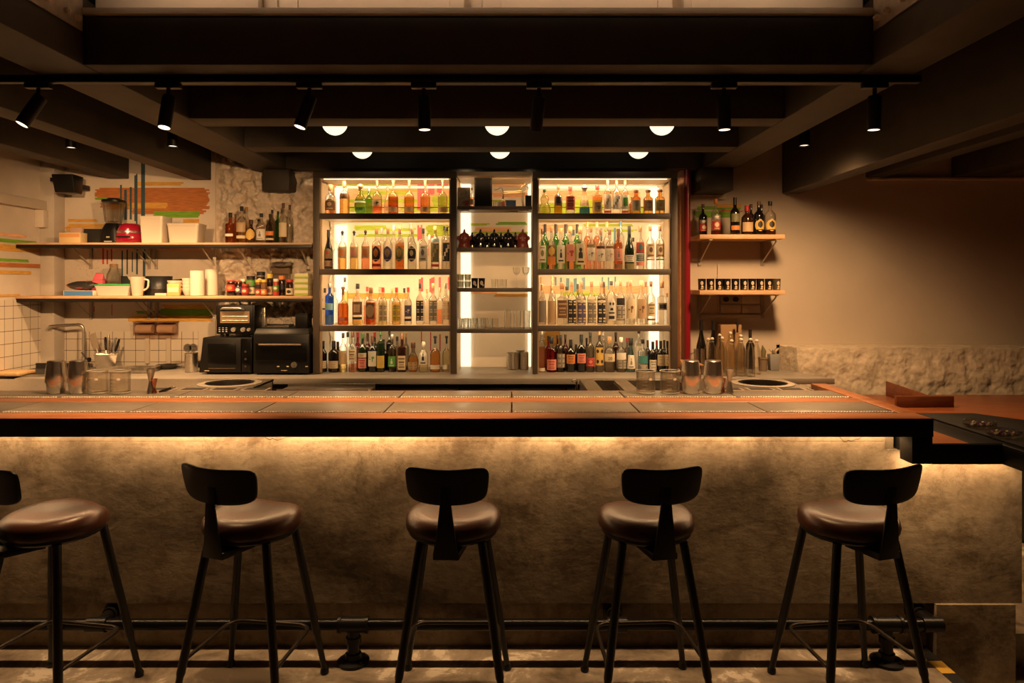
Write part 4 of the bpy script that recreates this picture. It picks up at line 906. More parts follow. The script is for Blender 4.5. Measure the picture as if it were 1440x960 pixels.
row(zr2, D1, 377, 'second shelf, ' + Bc, [
 (762.5, 11.5, 322, 'std', 'clear', 'wood', '.16-.58:white:seal:olive', 'clear bottle with green-stamped white label'),
 (775.5, 12, 319, 'std', 'clear/rose@.1', 'wood', ['.1-.3:orange', '.28-.56:brown:diamond:gold'], 'bottle with orange and brown diamond label'),
 (788.5, 12.5, 321, 'std', 'clear', 'cork', '.14-.58:white:figure:black', 'clear bottle with black bear-like figure'),
 (802, 13, 319, 'square', 'clear/rose@.55', 'cork', '.18-.58:pink:bird:red', 'pinkish square bottle'),
 (816, 13, 319, 'square', 'clear/straw@.4', 'cork', '.1-.6:cream:figure:black', 'straw square bottle with one black mark'),
 (831, 12.5, 319, 'std', 'clear', 'wood', ['.2-.5:white:bird:grey', '.52-.58:olive'], 'clear bottle with olive neck band'),
 (844.5, 12.5, 323, 'std', 'clear', 'wood', ['.2-.5:white:bird:grey', '.52-.58:black'], 'clear bottle with black neck band'),
 (857.5, 12.5, 323, 'std', 'clear', 'wood', ['.2-.5:white:bird:tan', '.52-.58:brown'], 'clear bottle with brown neck band'),
 (869.5, 12, 321.5, 'bord', 'clear/rust@.9', 'brown:foil', ['.2-.5:pink:figure:grey', '.02-.12:brown'], 'rusty wine-shaped bottle with pink label'),
 (885, 13.5, 317.5, 'wine', 'dgreen', 'black:foil', ['.16-.32:white:lines:grey', '.0-.13:olive'], 'dark wine bottle with low white label'),
 (900, 12.5, 318, 'std', 'clear', 'wood', ['.36-.62:red:oval:teal', '.18-.34:teal:lines:pink', '.08-.17:pink'], 'bottle with red, teal and pink label'),
 (914.5, 12.5, 317, 'std', 'clear', 'wood', ['.26-.58:cream:seal:brown', '.2-.235:orange'], 'clear bottle with orange-edged cream label'),
 (928, 12.5, 317, 'std', 'clear', 'wood', ['.26-.58:cream:seal:brown', '.2-.235:green'], 'clear bottle with green-edged cream label')],
 [(766.5, 11, 315, 'bord', 'bottle_green', 'black:foil', None, 'green wine bottle with black foil'), (781.5, 11, 315, 'bord', 'bottle_green', 'black:foil', None, 'green wine bottle with black foil'), (795.5, 11, 315, 'bord', 'bottle_green', 'black:foil', None, 'green wine bottle with black foil'), (811.5, 11, 315, 'bord', 'bottle_green', 'black:foil', None, 'green wine bottle with black foil'),
  (826, 11, 312, 'std', 'clear/rose@.7', 'cork', None, 'rosy-shouldered clear bottle with cork'), (839.5, 11, 312, 'std', 'clear/rose@.7', 'pink', None, 'rosy-shouldered clear bottle with pink stopper'), (853.5, 11, 312, 'std', 'clear', 'cork', None, 'clear bottle with tall cork'), (873, 10, 311, 'tall', 'clear', 'blue', None, 'clear bottle with blue-grey stopper'), (890.5, 9, 334, 'std', 'clear', 'black', None, 'short clear bottle with black stopper')], 'bottles in the pipe-side cabinet')
row(zr3, D1, 453, 'third shelf, ' + Bc, [
 (762.5, 11.5, 400.5, 'std', 'clear', 'cork', '.06-.6:grey', 'frosted clear bottle'),
 (776, 12, 400.5, 'std', 'clear', 'cork', '.06-.6:tan', 'clear bottle with full tan label'),
 (790.5, 14.5, 397, 'square', 'clear', 'wood', '.16-.58:brown:lines:tan', 'broad bottle with rust-brown label'),
 (804, 12.5, 395, 'std', 'clear', 'wood', ['.04-.58:black:maze:cream', '.56-.62:cream~oval'], 'black-lace patterned bottle with olive neck'),
 (817.5, 13, 395, 'std', 'clear', 'wood', ['.04-.58:violet:maze:cream', '.5-.58:cream~oval'], 'violet-lace patterned bottle'),
 (832, 13, 395.5, 'std', 'clear', 'wood', ['.04-.58:grey:maze:cream', '.5-.58:cream~oval'], 'grey-lace patterned bottle'),
 (845.5, 12, 396, 'std', 'clear', 'wood', ['.04-.6:black:maze:white', '.5-.58:cream~oval'], 'black-lace patterned bottle with straight neck'),
 (859.5, 12.5, 395, 'tall', 'clear', 'black', '.1-.62:white~arch:skull:black', 'clear bottle with black skull face'),
 (872.5, 12.5, 394, 'std', 'clear', 'wood', ['.44-.6:black', '.14-.42:grey:maze:white', '.1-.12:black'], 'clear bottle with black shoulder band'),
 (886.5, 13, 394, 'std', 'clear', 'wood', '.14-.58:cream:bird:brown', 'clear bottle with brown bird label'),
 (902, 13, 394, 'std', 'clear', 'cork', '.14-.58:tan:bird:brown', 'clear bottle with tan bird label'),
 (915.5, 12.5, 395, 'std', 'clear', 'brown', ['.2-.52:cream~arch:lines:olive', '.1-.14:brown'], 'clear bottle with arched cream label'),
 (931, 12.5, 395, 'square', 'clear', 'wood', '.34-.5:grey:square:black', 'clear bottle with small black square')],
 [(761.5, 10, 389, 'std', 'clear', 'cork', None, 'tall clear corked bottle'), (776.5, 10, 389, 'std', 'clear', 'cork', None, 'tall clear bottle with pale cork'), (797, 10, 403, 'tall', 'clear', 'black', None, 'bottle with broad black stopper'), (812.5, 9, 399, 'std', 'smoke', 'black', None, 'smoky bottle with black stopper'), (849.5, 9, 396, 'std', 'smoke', 'black', None, 'smoky bottle with long stopper'),
  (866, 9, 396, 'std', 'clear', 'grey', None, 'clear bottle with grey stopper'), (882, 9, 396, 'std', 'clear', 'wood', None, 'clear bottle with dark wood stopper'), (908, 9, 396, 'std', 'clear', 'brown', None, 'clear bottle with brown stopper'), (938, 8, 412, 'std', 'clear', 'cork', None, 'small clear bottle by the frame')], 'bottles in the pipe-side cabinet')
row(HC, 5.46, 519, 'counter level, ' + Bc, [
 (761.5, 10.5, 464, 'tall', 'clear/rose@.6', 'white', '.02-.1:white', 'tall rose bottle with pale cap'),
 (775.5, 14.5, 473, 'flask', 'clear/red@.66', 'black', '.06-.36:pink:lines:red', 'bright red bottle with pink label'),
 (788.5, 12, 471, 'std', 'smoke', 'black', '.12-.5:grey:maze:cream', 'smoky bottle with patterned label'),
 (802.5, 13, 477, 'bord', 'black', 'black:foil', '.26-.54:orange:lines:brown', 'black bottle with orange label'),
 (817.5, 13, 470, 'bord', 'black', 'black:foil', '.24-.5:pink:lines:red', 'black bottle with salmon label'),
 (830, 12, 467, 'std', 'smoke', 'black', '.14-.36:red:seal:pink', 'smoky bottle with round red label'),
 (843, 11.5, 463, 'std', 'smoke', 'cork', '.16-.58:gold:dots:black', 'bottle with yellow label and black dots'),
 (857, 15.5, 473, 'flask', 'clear/smoke@.5', 'cork', '.3-.52:cream', 'squat bottle with numbered cream label'),
 (873.5, 14, 474, 'std', 'clear/smoke@.3', 'white', ['.36-.56:white', '.1-.34:grey:maze:cream'], 'clear bottle with grey patterned label'),
 (887, 12.5, 475, 'cone', 'sky', 'black', '.1-.5:white:figure:grey', 'pale teal bottle with white label'),
 (904, 14, 477, 'std', 'clear', 'black', ['.26-.5:teal', '.06-.24:grey:lines:white'], 'clear bottle with teal band and black cap'),
 (918, 11, 480, 'bord', 'black', 'black:foil', '.08-.4:white:lines:grey', 'black wine bottle with low white label'),
 (929, 11, 479, 'bord', 'black', 'black:foil', '.2-.56:cream:lines:tan', 'black wine bottle with cream label'),
 (938.5, 9, 479, 'bord', 'black', 'black:foil', '.2-.56:cream:lines:tan', 'black wine bottle with cream label by the frame')],
 [(771, 9, 472, 'std', 'red', 'black', None, 'red bottle with black cap'), (784, 9, 471, 'std', 'brown', 'black', None, 'brown bottle with black cap'), (795, 10, 470, 'std', 'dred', 'brown', None, 'dark red bottle with brown cap'), (810, 9, 484, 'bord', 'black', 'black:foil', None, 'black bottle between orange and salmon labels'), (825, 9, 475, 'std', 'brown', 'black', None, 'brown bottle behind the salmon label'),
  (848, 9, 466, 'tall', 'clear', 'white', None, 'tall clear bottle with pale cap'), (866, 10, 467, 'std', 'brown', 'black', None, 'brown bottle with big black cap'), (882, 9, 475, 'std', 'smoke', 'red', None, 'smoky bottle with red cap'), (898.5, 11, 463, 'tall', 'clear', 'black', '.05-.6:white', 'tall white bottle with black cap'),
  (911, 9, 478, 'bord', 'black', 'brown:foil', None, 'black wine bottle'), (923.5, 9, 478, 'bord', 'black', 'red:foil', None, 'black wine bottle with red foil'), (934, 9, 478, 'bord', 'black', 'brown:foil', None, 'black wine bottle with brown foil')], 'bottles in the pipe-side cabinet')
# number on the squat bottle's label
nb = next(o for o in bpy.data.objects if 'numbered cream label' in (o.get('label') or ''))
fc = bpy.data.curves.new('number', 'FONT'); fc.body = '20'; fc.size = .034; fc.align_x = 'CENTER'; fc.extrude = .0003
fo = bpy.data.objects.new('tmp_text', fc); COL.objects.link(fo); bpy.context.view_layer.update()
me = bpy.data.meshes.new_from_object(fo.evaluated_get(bpy.context.evaluated_depsgraph_get())); bpy.data.objects.remove(fo)
me.materials.clear(); me.materials.append(lm('black')); no = bpy.data.objects.new('label_number', me); COL.objects.link(no)
pl_ = next(c for c in nb.children if c.name.startswith('paper_label')); no.parent = pl_; no.rotation_euler = (PI / 2, 0, 0); no.location = (0, -15.5 / 2 * 5.46 / F - .0035, .094)
# ================================================================== kitchen shelves and everything on them
SF = 5.38
def kshelf(ztop, wood_h, drk, label):
    t = thing('wall_shelf', label, 'shelf', (-2.6, SF, ztop), 0, 'long kitchen shelves'); xr = X(438.5, SF)
    poly = [(-3.755, SF), (xr, SF), (xr, 5.70), (-2.44, 5.70), (-2.44, WD - .004), (-3.64, WD - .004), (-3.64, 5.655), (-3.755, 5.655)]
    loc = [(x + 2.6, y - SF) for x, y in poly]
    b = MB(); b.prism(loc, -wood_h, 0); obj('board', b, SHELF_WOOD, t, .001)
    b = MB(); b.box(-3.755 + 2.6, xr + 2.6, .001, .018, -wood_h - drk, -wood_h - .0005); b.box(-3.755 + 2.6, xr + 2.6, .018, .26, -wood_h - .006, -wood_h - .0005); obj('steel_edge', b, BLACK_METAL, t, .001)
    WHT = pm('bracket_white', (.58, .50, .40), .5)
    for px in (128, 210, 220, 302, 351, 434):
        yb = WD - .004 if px < 290 else 5.715
        x = X(px, yb) + 2.6; yb -= SF; z0 = -wood_h - .0065
        b = MB(); b.box(x - .012, x + .012, yb - .008, yb, z0 - .17, z0); b.box(x - .01, x + .01, yb - .30, yb - .008, z0 - .010, z0)
        b.cyl((x, yb - .006, z0 - .145), (x, yb - .24, z0 - .008), .0055, 8); obj('bracket', b, WHT if px > 290 else pm('bracket_grey', (.36, .30, .24), .5), t)
    return t
ZU, ZL_ = Z(341, SF), Z(416, SF)
kshelf(ZU, .015, .027, 'upper of two long kitchen shelves on the plaster wall')
kshelf(ZL_, .020, .026, 'lower of two long kitchen shelves, above the ovens')
def at(px, d, z): return (X(px, d), d, z + .0015)
def cw(a, b_, d): return (b_ - a) / F * d
def rbox(w, dp, h, r=.01, z0=0, taper=1.0):
    b = MB(); lo = rrect(-w / 2 * taper, w / 2 * taper, -dp / 2 * taper, dp / 2 * taper, r); hi = rrect(-w / 2, w / 2, -dp / 2, dp / 2, r)
    b.hexa([(x, y, z0) for x, y in lo], [(x, y, z0 + h) for x, y in hi]); return b
def tub(px0, px1, top, d, z, name, label, cat, mat, lidmat=None, dp=None, rim=True, rz=0.0, group=None):
    w = cw(px0, px1, d); h = Z(top, d) - z - .0015; dp = dp or w * .9
    t = thing(name, label, cat, at((px0 + px1) / 2, d, z), rz, group)
    b = MB(); n = rrect(-1, 1, -1, 1, .18, 4)
    def ring(s, z_): return [(x * w / 2 * s, y * dp / 2 * s, z_) for x, y in n]
    lv = [(.86, 0), (.97, h * .88), (1, h * .885), (1, h)] if rim else [(.9, 0), (1, h)]
    if not lidmat: lv += [(.94, h), (.82, .006)]
    vs = []; k = len(n)
    for s, z_ in lv: vs += ring(s, z_)
    b.add(vs, [tuple(range(k))[::-1], tuple((len(lv) - 1) * k + i for i in range(k))] + [(i * k + q, i * k + (q + 1) % k, (i + 1) * k + (q + 1) % k, (i + 1) * k + q) for i in range(len(lv) - 1) for q in range(k)])
    obj('container', b, mat, t)
    if lidmat:
        b = MB(); b.hexa(ring(1.03, h + .0005), ring(1.03, h + .012)); b.hexa(ring(.85, h + .012), ring(.83, h + .016)); obj('lid', b, lidmat, t, .002)
    return t
def carton(px0, px1, top, d, z, label, c, dp=.1, band=None, rz=0.0, name='carton', cat='box', group=None, rot=None):
    w = cw(px0, px1, d); h = Z(top, d) - z - .0015; t = thing(name, label, cat, at((px0 + px1) / 2, d, z), rz, group)
    b = MB(); b.box(-w / 2, w / 2, -dp / 2, dp / 2, 0, h); obj('box_shell', b, c, t, .002)
    if band: b = MB(); b.box(-w / 2 + .006, w / 2 - .006, -dp / 2 - .0012, -dp / 2 - .0004, h * band[0], h * band[1]); obj('print_panel', b, band[2], t)
    return t
D = 5.52
CREAMP = pm('cream_card', (.62, .46, .24), .6); PINKP = pm('pinkish_card', (.6, .38, .3), .6); WHITEP = pm('white_plastic', (.62, .54, .44), .4); GREYT = pm('frosted_plastic', (.50, .45, .38), .5)
# ---------- upper shelf
carton(88, 118, 327.5, 5.47, ZU, 'yellow card box at the sink end of the upper kitchen shelf', CREAMP, .09, (.55, .9, pm('print_orange', (.62, .3, .1), .6)))
carton(102, 119, 320.5, 5.66, ZU, 'pale pink box standing behind the yellow card box', PINKP, .06)
t = thing('tablet', 'black tablet leaning between the yellow box and the blender', 'tablet', at(129, 5.56, ZU), 0); b = rbox(.155, .008, .125, .003); b.xform(Matrix.Rotation(-.22, 4, 'X') @ Matrix.Shear('XY', 4, (0, 0)) if False else Matrix.Rotation(-.22, 4, 'X')); obj('casing', b, pm('tablet_edge', (.35, .3, .25), .3), t)
b = MB(); b.box(-.073, .073, -.0055, -.0045, .006, .119); b.xform(Matrix.Rotation(-.22, 4, 'X')); obj('screen', b, pm('tablet_screen', (.03, .028, .026), .25), t)
t = thing('blender', 'black blender with clear ribbed jug on the upper shelf', 'blender', at(160, 5.60, ZU)); b = MB(); b.lathe([(.075, 0), (.078, .01), (.076, .10), (.06, .135), (.05, .155)], seg=4, rot=0, sq=1); b = MB(); b.lathe([(.078, 0), (.08, .01), (.077, .10), (.062, .14), (.052, .16)], seg=28, sq=.6); obj('motor_base', b, BLACK_PLASTIC, t)
b = MB(); b.lathe([(.048, .161), (.06, .175), (.076, .325), (.073, .325), (.057, .178), (.001, .17)], seg=28, sq=.75); obj('jug', b, GL_CLEAR, t)
b = MB(); b.lathe([(.079, .326), (.081, .332), (.078, .346), (.045, .348), (.042, .36), (.001, .361)], seg=28, sq=.75); obj('lid', b, BLACK_PLASTIC, t)
b = MB(); b.lathe([(.001, .175), (.012, .177), (.012, .2), (.001, .21)], seg=8); b.box(-.03, .03, -.004, .004, .19, .194); obj('blade', b, STEEL, t)
b = MB(); b.box(-.012, .012, -.0835, -.080, .045, .055); b.box(-.03, .03, -.083, -.080, .012, .02); obj('badge', b, pm('badge_silver', (.5, .45, .38), .4), t)
t = thing('ice_crusher', 'crimson domed appliance with a silver band, beside the blender', 'appliance', at(184, 5.44 + .06, ZU)); CRIM = pm('crimson_gloss', (.26, .006, .025), .22, coat=.5)
b = MB(); b.lathe([(.098, 0), (.106, .012), (.104, .055), (.098, .075)], seg=32); obj('bowl', b, CRIM, t); b = MB(); b.lathe([(.0985, .0755), (.100, .078), (.097, .092), (.095, .092)], seg=32, cap=False); obj('silver_band', b, POLISHED, t)
b = MB(); b.lathe([(.095, .0925), (.092, .105), (.075, .138), (.05, .15), (.001, .153)], seg=32); obj('dome', b, CRIM, t); b = MB(); b.box(-.05, .05, -.112, -.103, .04, .05); obj('slot', b, BLACK_PLASTIC, t)
tub(203, 236, 305, 5.48, ZU, 'plastic_tub', 'tall white plastic tub on the upper kitchen shelf', 'tub', WHITEP, dp=.17)
tub(241, 285, 315, 5.52, ZU, 'plastic_tub', 'low wide white plastic tub beside the tall white tub', 'tub', WHITEP, dp=.18, rz=.05)
def shelf_bottle(px, w, top, d, z, style, gl, cap, lab, text, base=None, sq=1.0, name='spirits_bottle', grp=None):
    R = w / 2 * d / F; return bottle((X(px, d), d, z + .0015), R, Z(top, d) - z - .0015, style, gl, cap, lab, text, name=name, sq=sq, group=grp)
G = 'bottles on the upper kitchen shelf'; U = 'on the upper kitchen shelf'
shelf_bottle(324, 12, 299, 5.47, ZU, 'square', 'rust/rust@.5', 'black', '.22-.3:white', 'square coppery bottle at the end of the bottle group, upper kitchen shelf', grp=G)
shelf_bottle(331, 9, 301, 5.60, ZU, 'std', 'rust', 'wood', None, 'slim coppery bottle behind the square coppery one, upper kitchen shelf', grp=G)
shelf_bottle(340, 14, 290, 5.47, ZU, 'std', 'clear/gold@.5', 'black', ['.3-.55:tan', '.12-.2:cream'], 'golden bottle with tan label and black cap, upper kitchen shelf', grp=G)
shelf_bottle(347, 11, 291, 5.60, ZU, 'std', 'clear/straw@.6', 'cork', None, 'pale bottle behind the golden black-capped one, upper kitchen shelf', grp=G)
shelf_bottle(353, 14, 309, 5.445, ZU, 'globe', 'brown', 'brown', '.12-.62:gold~oval', 'stout dark bottle with gold oval label, upper kitchen shelf', grp=G)
shelf_bottle(367.5, 14, 300, 5.475, ZU, 'std', 'clear', 'black', ['.1-.46:white:figure:grey', '.47-.6:brown:diag:white'], 'bottle with big white label and black cap, upper kitchen shelf', grp=G)
shelf_bottle(380, 12, 301, 5.46, ZU, 'std', 'smoke', 'black', ['.26-.4:orange', '.1-.16:cream'], 'grey bottle with small orange patch, upper kitchen shelf', grp=G)
shelf_bottle(383, 9, 295, 5.60, ZU, 'tall', 'smoke', 'black', None, 'dark slim bottle behind the orange-patched one, upper kitchen shelf', grp=G)
shelf_bottle(391, 8, 297, 5.56, ZU, 'tall', 'bottle_green', 'black', None, 'dark green slim bottle, upper kitchen shelf', grp=G)
shelf_bottle(398.5, 12, 285.5, 5.46, ZU, 'std', 'clear', 'brown', '.15-.5:cream', 'tall clear bottle with maroon cap, upper kitchen shelf', grp=G)
shelf_bottle(407.5, 10, 288, 5.52, ZU, 'std', 'clear', 'brown', None, 'clear bottle with maroon cap closest to the cabinet, upper kitchen shelf', grp=G)
# ---------- lower shelf
z = ZL_
carton(97, 139, 408.5, 5.46, z, 'flat blue and white box under the dark bag', pm('white_card', (.62, .55, .46), .5), .14, (.05, .95, pm('print_blue', (.06, .18, .42), .5)))
t = thing('plastic_bag', 'crumpled black bag with red marks lying on the flat box', 'bag', (X(115, 5.46), 5.46, Z(408.5, 5.46) + .003)); b = MB(); vs = []
for j in range(9):
    for i in range(20):
        a = 2 * PI * i / 20; ph = PI * j / 8; n_ = mnoise.noise(Vector((math.cos(a) * 2, math.sin(a) * 2, j * .6))); r = math.sin(ph) * (1 + .3 * n_) + .02
        vs.append((.108 * r * math.cos(a), .05 * r * math.sin(a), .034 - .034 * math.cos(ph) * (1 + .1 * n_) + .008 * n_ * math.sin(ph)))
zm = min(v[2] for v in vs); b.add([(x, y, q - zm) for x, y, q in vs], [(j * 20 + i, j * 20 + (i + 1) % 20, (j + 1) * 20 + (i + 1) % 20, (j + 1) * 20 + i) for j in range(8) for i in range(20)])
for k_ in range(len(b.m)): b.m[k_] = 1 if (k_ % 17 in (3, 4)) else 0
obj('bag_film', b, [pm('black_film', (.02, .017, .016), .3), pm('red_film', (.35, .02, .04), .35)], t)
t = thing('bowl', 'dark maroon bowl behind the crumpled black bag', 'bowl', at(126, 5.62, z)); b = MB(); b.lathe([(.03, 0), (.045, .10), (.052, .112), (.049, .112), (.001, .02)], seg=24); obj('shell', b, pm('maroon', (.12, .015, .025), .4), t)
t = thing('plastic_pouch', 'pink and clear food pouch standing between bowl and glass jar', 'pouch', at(139, 5.58, z)); b = MB(); b.hexa([(-.04, -.03, 0), (.045, -.03, 0), (.045, .03, 0), (-.045, .03, 0)], [(-.04, -.022, .12), (.04, -.022, .12), (.04, .022, .12), (-.04, .022, .12)]); b.hexa([(-.04, -.022, .12), (.04, -.022, .12), (.04, .022, .12), (-.04, .022, .12)], [(-.022, -.003, .178), (.034, -.003, .172), (.034, .003, .172), (-.022, .003, .178)]); obj('film', b, pm('pink_film', (.55, .1, .13), .3), t, .006)
t = thing('glass_jar', 'big clear glass jar with cork lid behind the green-lidded tub', 'jar', at(160, 5.62, z)); b = MB(); b.lathe([(.05, 0), (.056, .01), (.056, .13), (.05, .17), (.03, .20), (.028, .225), (.025, .225), (.047, .168), (.052, .13), (.052, .015), (.001, .012)], seg=26); obj('glass_body', b, GL_CLEAR, t); b = MB(); b.lathe([(.029, .2255), (.030, .245), (.024, .248), (.001, .248)], seg=18); obj('lid', b, cm('cork'), t); b = MB(); b.lathe([(.001, .016), (.050, .017), (.050, .09), (.001, .092)], seg=22); obj('dry_contents', b, pm('brown_contents', (.15, .07, .03), .7), t)
tub(138, 187, 402, 5.47, z, 'food_container', 'rectangular food container with green lid', 'container', GREYT, pm('green_lid', (.05, .30, .09), .4), dp=.11)
for px0, px1, dd, lab in ((172, 199, 5.62, 'black deep pan half behind the white jug'), (206, 241, 5.60, 'black ribbed pan beside the white jug')):
    t = thing('cooking_pot', lab, 'pot', at((px0 + px1) / 2, dd, z)); r = cw(px0, px1, dd) / 2; h_ = Z(388.5, dd) - z; b = MB(); b.lathe([(r * .93, 0), (r, .012), (r, h_ * .3), (r * 1.02, h_ * .32), (r * 1.02, h_ * .35), (r, h_ * .37), (r, h_ - .006), (r * 1.04, h_), (r * .95, h_), (r * .93, .01), (.001, .008)], seg=30); obj('body', b, pm('black_enamel', (.018, .019, .021), .35), t)
    b = MB(); s_ = 1 if px0 > 200 else -1; b.cyl(*(((r, 0, h_ * .75), (r + .05, .09, h_ * .8)) if s_ > 0 else ((0, r, h_ * .75), (0, r + .04, h_ * .8))), .010, 10); obj('handle', b, BLACK_PLASTIC, t)
t = thing('measuring_jug', 'white plastic jug with a spout between two black pans', 'jug', at(193.5, 5.44, z)); b = MB(); b.lathe([(.036, 0), (.038, .006), (.054, .14), (.056, .146), (.051, .146), (.035, .008), (.001, .006)], seg=26); b.hexa([(-.056, -.012, .118), (-.05, -.012, .146), (-.05, .012, .146), (-.056, .012, .118)], [(-.057, -.001, .12), (-.078, -.001, .148), (-.078, .001, .148), (-.057, .001, .12)]); obj('body', b, WHITEP, t)
b = MB(); b.tube(arc([(.05, 0, .125), (.085, 0, .12), (.08, 0, .06), (.046, 0, .04)], .03), .007, 8); obj('handle', b, WHITEP, t)
BOWL = pm('white_ceramic', (.66, .58, .48), .3)
for px, r, dd, n_, lab in ((246, .055, 5.475, 3, 'white bowl'), (264, .042, 5.50, 4, 'small white bowl')):
    for k in range(n_):
        zz = z + .0015 + k * (.030 if n_ == 3 else .026)
        t = thing('bowl', f"{lab} {['at the bottom', 'second up', 'third up', 'on top'][k] if n_ == 4 else ['at the bottom', 'in the middle', 'on top'][k]} of the {'narrow' if n_ == 4 else 'wide'} stack on the lower shelf", 'bowl', (X(px, dd), dd, zz), 0, 'stacked white bowls')
        b = MB(); b.lathe([(r * .5, 0), (r * .55, .004), (r * .85, .028), (r, .052), (r * 1.0, .056), (r * .95, .055), (r * .78, .034), (r * .46, .013), (.001, .012)], seg=28); obj('shell', b, BOWL, t)
carton(236, 253, 399, 5.398, z, 'yellow packet in front of the wide stack of bowls', pm('yellow_pack', (.66, .44, .16), .5), .028, (.3, .7, pm('pack_pale', (.66, .58, .42), .5)))
carton(219, 235, 412, 5.42, z, 'thin cream packet lying before the yellow packet', pm('cream_pack', (.6, .5, .36), .5), .03)
for px0, px1, dd, lab in ((268, 287, 5.46, 'white paper roll standing on the lower shelf'), (288.5, 306, 5.60, 'second paper roll, standing behind the first one')):
    t = thing('paper_roll', lab, 'paper roll', at((px0 + px1) / 2, dd, z)); r = cw(px0, px1, dd) / 2; h_ = Z(381 if px0 < 280 else 379, dd) - z; b = MB(); b.lathe([(.02, .0), (r * .99, .001), (r, .006), (r, h_ - .005), (r * .97, h_), (.02, h_), (.02, 0)], seg=34); obj('paper', b, pm('paper_white', (.70, .62, .52), .8), t)
    b = MB(); b.lathe([(.019, .001), (.0195, h_ - .001), (.017, h_ - .001), (.017, .001)], seg=16); obj('core', b, pm('card_core', (.35, .22, .12), .8), t)
def jar(px, w, top, d, col, lid, lab, text, contents=None, name='jar', cat='jar', lidh=.16):
    R = w / 2 * d / F; h_ = Z(top, d) - z - .0015; t = thing(name, text, cat, at(px, d, z), 0, 'jars and sauces on the lower kitchen shelf')
    b = MB(); b.lathe([(.001, 0), (R * .92, 0), (R, .006), (R, h_ * .72), (R * .86, h_ * .80), (R * .84, h_ * (1 - lidh) - .0005)], seg=22); obj('body', b, col, t)
    b = MB(); b.lathe([(R * .93, h_ * (1 - lidh)), (R * .95, h_ - .003), (R * .88, h_), (.001, h_)], seg=22); obj('lid', b, cm(lid), t)
    if lab:
        for L_ in lab:
            p = L_.split(':'); z0, z1 = [float(q) * h_ for q in p[0].split('-')]; b = MB(); mats = [lm(p[1])]; wrap(b, lambda q: R, 1, 1, z0, z1, -75, 75, .0012, 0)
            if len(p) > 2: wrap(b, lambda q: R, 1, 1, z0 + .2 * (z1 - z0), z0 + .75 * (z1 - z0), -35, 35, .002, 1, shape='oval'); mats.append(lm(p[2]))
            obj('paper_label', b, mats, t)
DKJ = pm('dark_jar', (.018, .008, .006), .15, coat=.4); REDJ = pm('red_jar', (.16, .018, .012), .2, coat=.3); OLJ = pm('olive_jar', (.07, .065, .025), .2, coat=.3); AMJ = pm('amber_jar', (.2, .075, .02), .2, coat=.3)
LS = ', lower kitchen shelf'
jar(325, 12, 394, 5.46, DKJ, 'red', ['.3-.72:red:orange'], 'dark jar with red lid and red label, first of the jars' + LS, lidh=.10)
jar(335.5, 9.5, 394.5, 5.48, DKJ, 'red', ['.2-.6:violet:white'], 'narrow dark jar with red lid and violet label' + LS, lidh=.10)
jar(345, 10, 399.5, 5.44, REDJ, 'red', ['.2-.66:red:cream'], 'short red jar with cream spot' + LS)
jar(342, 8, 392, 5.60, OLJ, 'white', None, 'slim olive jar behind the short red jar' + LS)
jar(352.8, 12.5, 388, 5.50, OLJ, 'black', ['.5-.78:green:olive', '.1-.42:cream:grey'], 'tall jar with green upper label and black lid' + LS)
jar(363.5, 8.5, 393, 5.43, AMJ, 'yellow', ['.08-.4:red:cream', '.45-.7:black'], 'yellow-capped bottle with red heart label beside the tall green jar' + LS)
jar(371.5, 8.5, 393, 5.43, AMJ, 'yellow', ['.08-.4:orange:cream', '.45-.7:brown'], 'yellow-capped bottle with orange label, second of the yellow caps' + LS)
jar(367, 12, 382, 5.58, pm('grey_jar', (.3, .26, .2), .3), 'black', ['.5-.8:black:white'], 'tall pale jar behind the yellow-capped bottles' + LS)
jar(379.5, 8.5, 385, 5.47, DKJ, 'yellow', ['.05-.42:tan:brown'], 'tall dark bottle with yellow cap and tan label' + LS, name='sauce_bottle', cat='bottle', lidh=.2)
jar(388.3, 8, 392, 5.44, pm('sauce_red', (.34, .05, .02), .3), 'white', ['.3-.6:green:white', '.05-.25:red'], 'red sauce bottle with white cap and green label' + LS, name='sauce_bottle', cat='bottle')
jar(396.5, 9.5, 387.5, 5.48, DKJ, 'orange', ['.3-.55:black'], 'black jar with copper-coloured lid' + LS, lidh=.2)
jar(407.5, 10, 393, 5.44, DKJ, 'red', ['.06-.46:cream:black'], 'dark sauce bottle with red cap and cream label' + LS, name='sauce_bottle', cat='bottle')
for k in range(4):
    zz = z + .0015 + k * .0425; t = thing('tissue_box', f"flat green and white box, {['lowest', 'second', 'third', 'top'][k]} of the stack by the cabinet", 'box', (X(426.5, 5.46), 5.46, zz), .02 * (k % 2), 'stacked green and white boxes')
    b = MB(); b.box(-.05, .05, -.055, .08, 0, .0415); obj('box_shell', b, pm('box_pale_green', (.62, .60, .36), .5), t, .002); b = MB(); b.box(-.048, .048, -.0562, -.0553, .004, .018); obj('green_stripe', b, pm('box_green', (.32, .42, .06), .5), t)
carton(410, 436, 385, 5.66, z, 'pale box standing behind the stack of green boxes', pm('pale_box', (.5, .45, .32), .6), .05)
carton(384, 409, 377, 5.64, z, 'brown carton behind the sauce bottles', pm('brown_carton', (.22, .14, .08), .7), .07, (.2, .8, pm('carton_dark', (.09, .06, .04), .6)))
t = thing('foil_bag', 'crumpled silvery foil bag lying on the brown carton', 'bag', (X(396, 5.64), 5.64, Z(377, 5.64) + .004)); b = MB(); vs = []
for j in range(9):
    for i in range(18):
        a = 2 * PI * i / 18; ph = PI * j / 8; n_ = mnoise.noise(Vector((math.cos(a) * 2.5, math.sin(a) * 2.5, j * .7 + 4))); r = math.sin(ph) * (1 + .35 * n_) + .02
        vs.append((.085 * r * math.cos(a), .035 * r * math.sin(a), .024 - .024 * math.cos(ph) + .014 * n_ * math.sin(ph)))
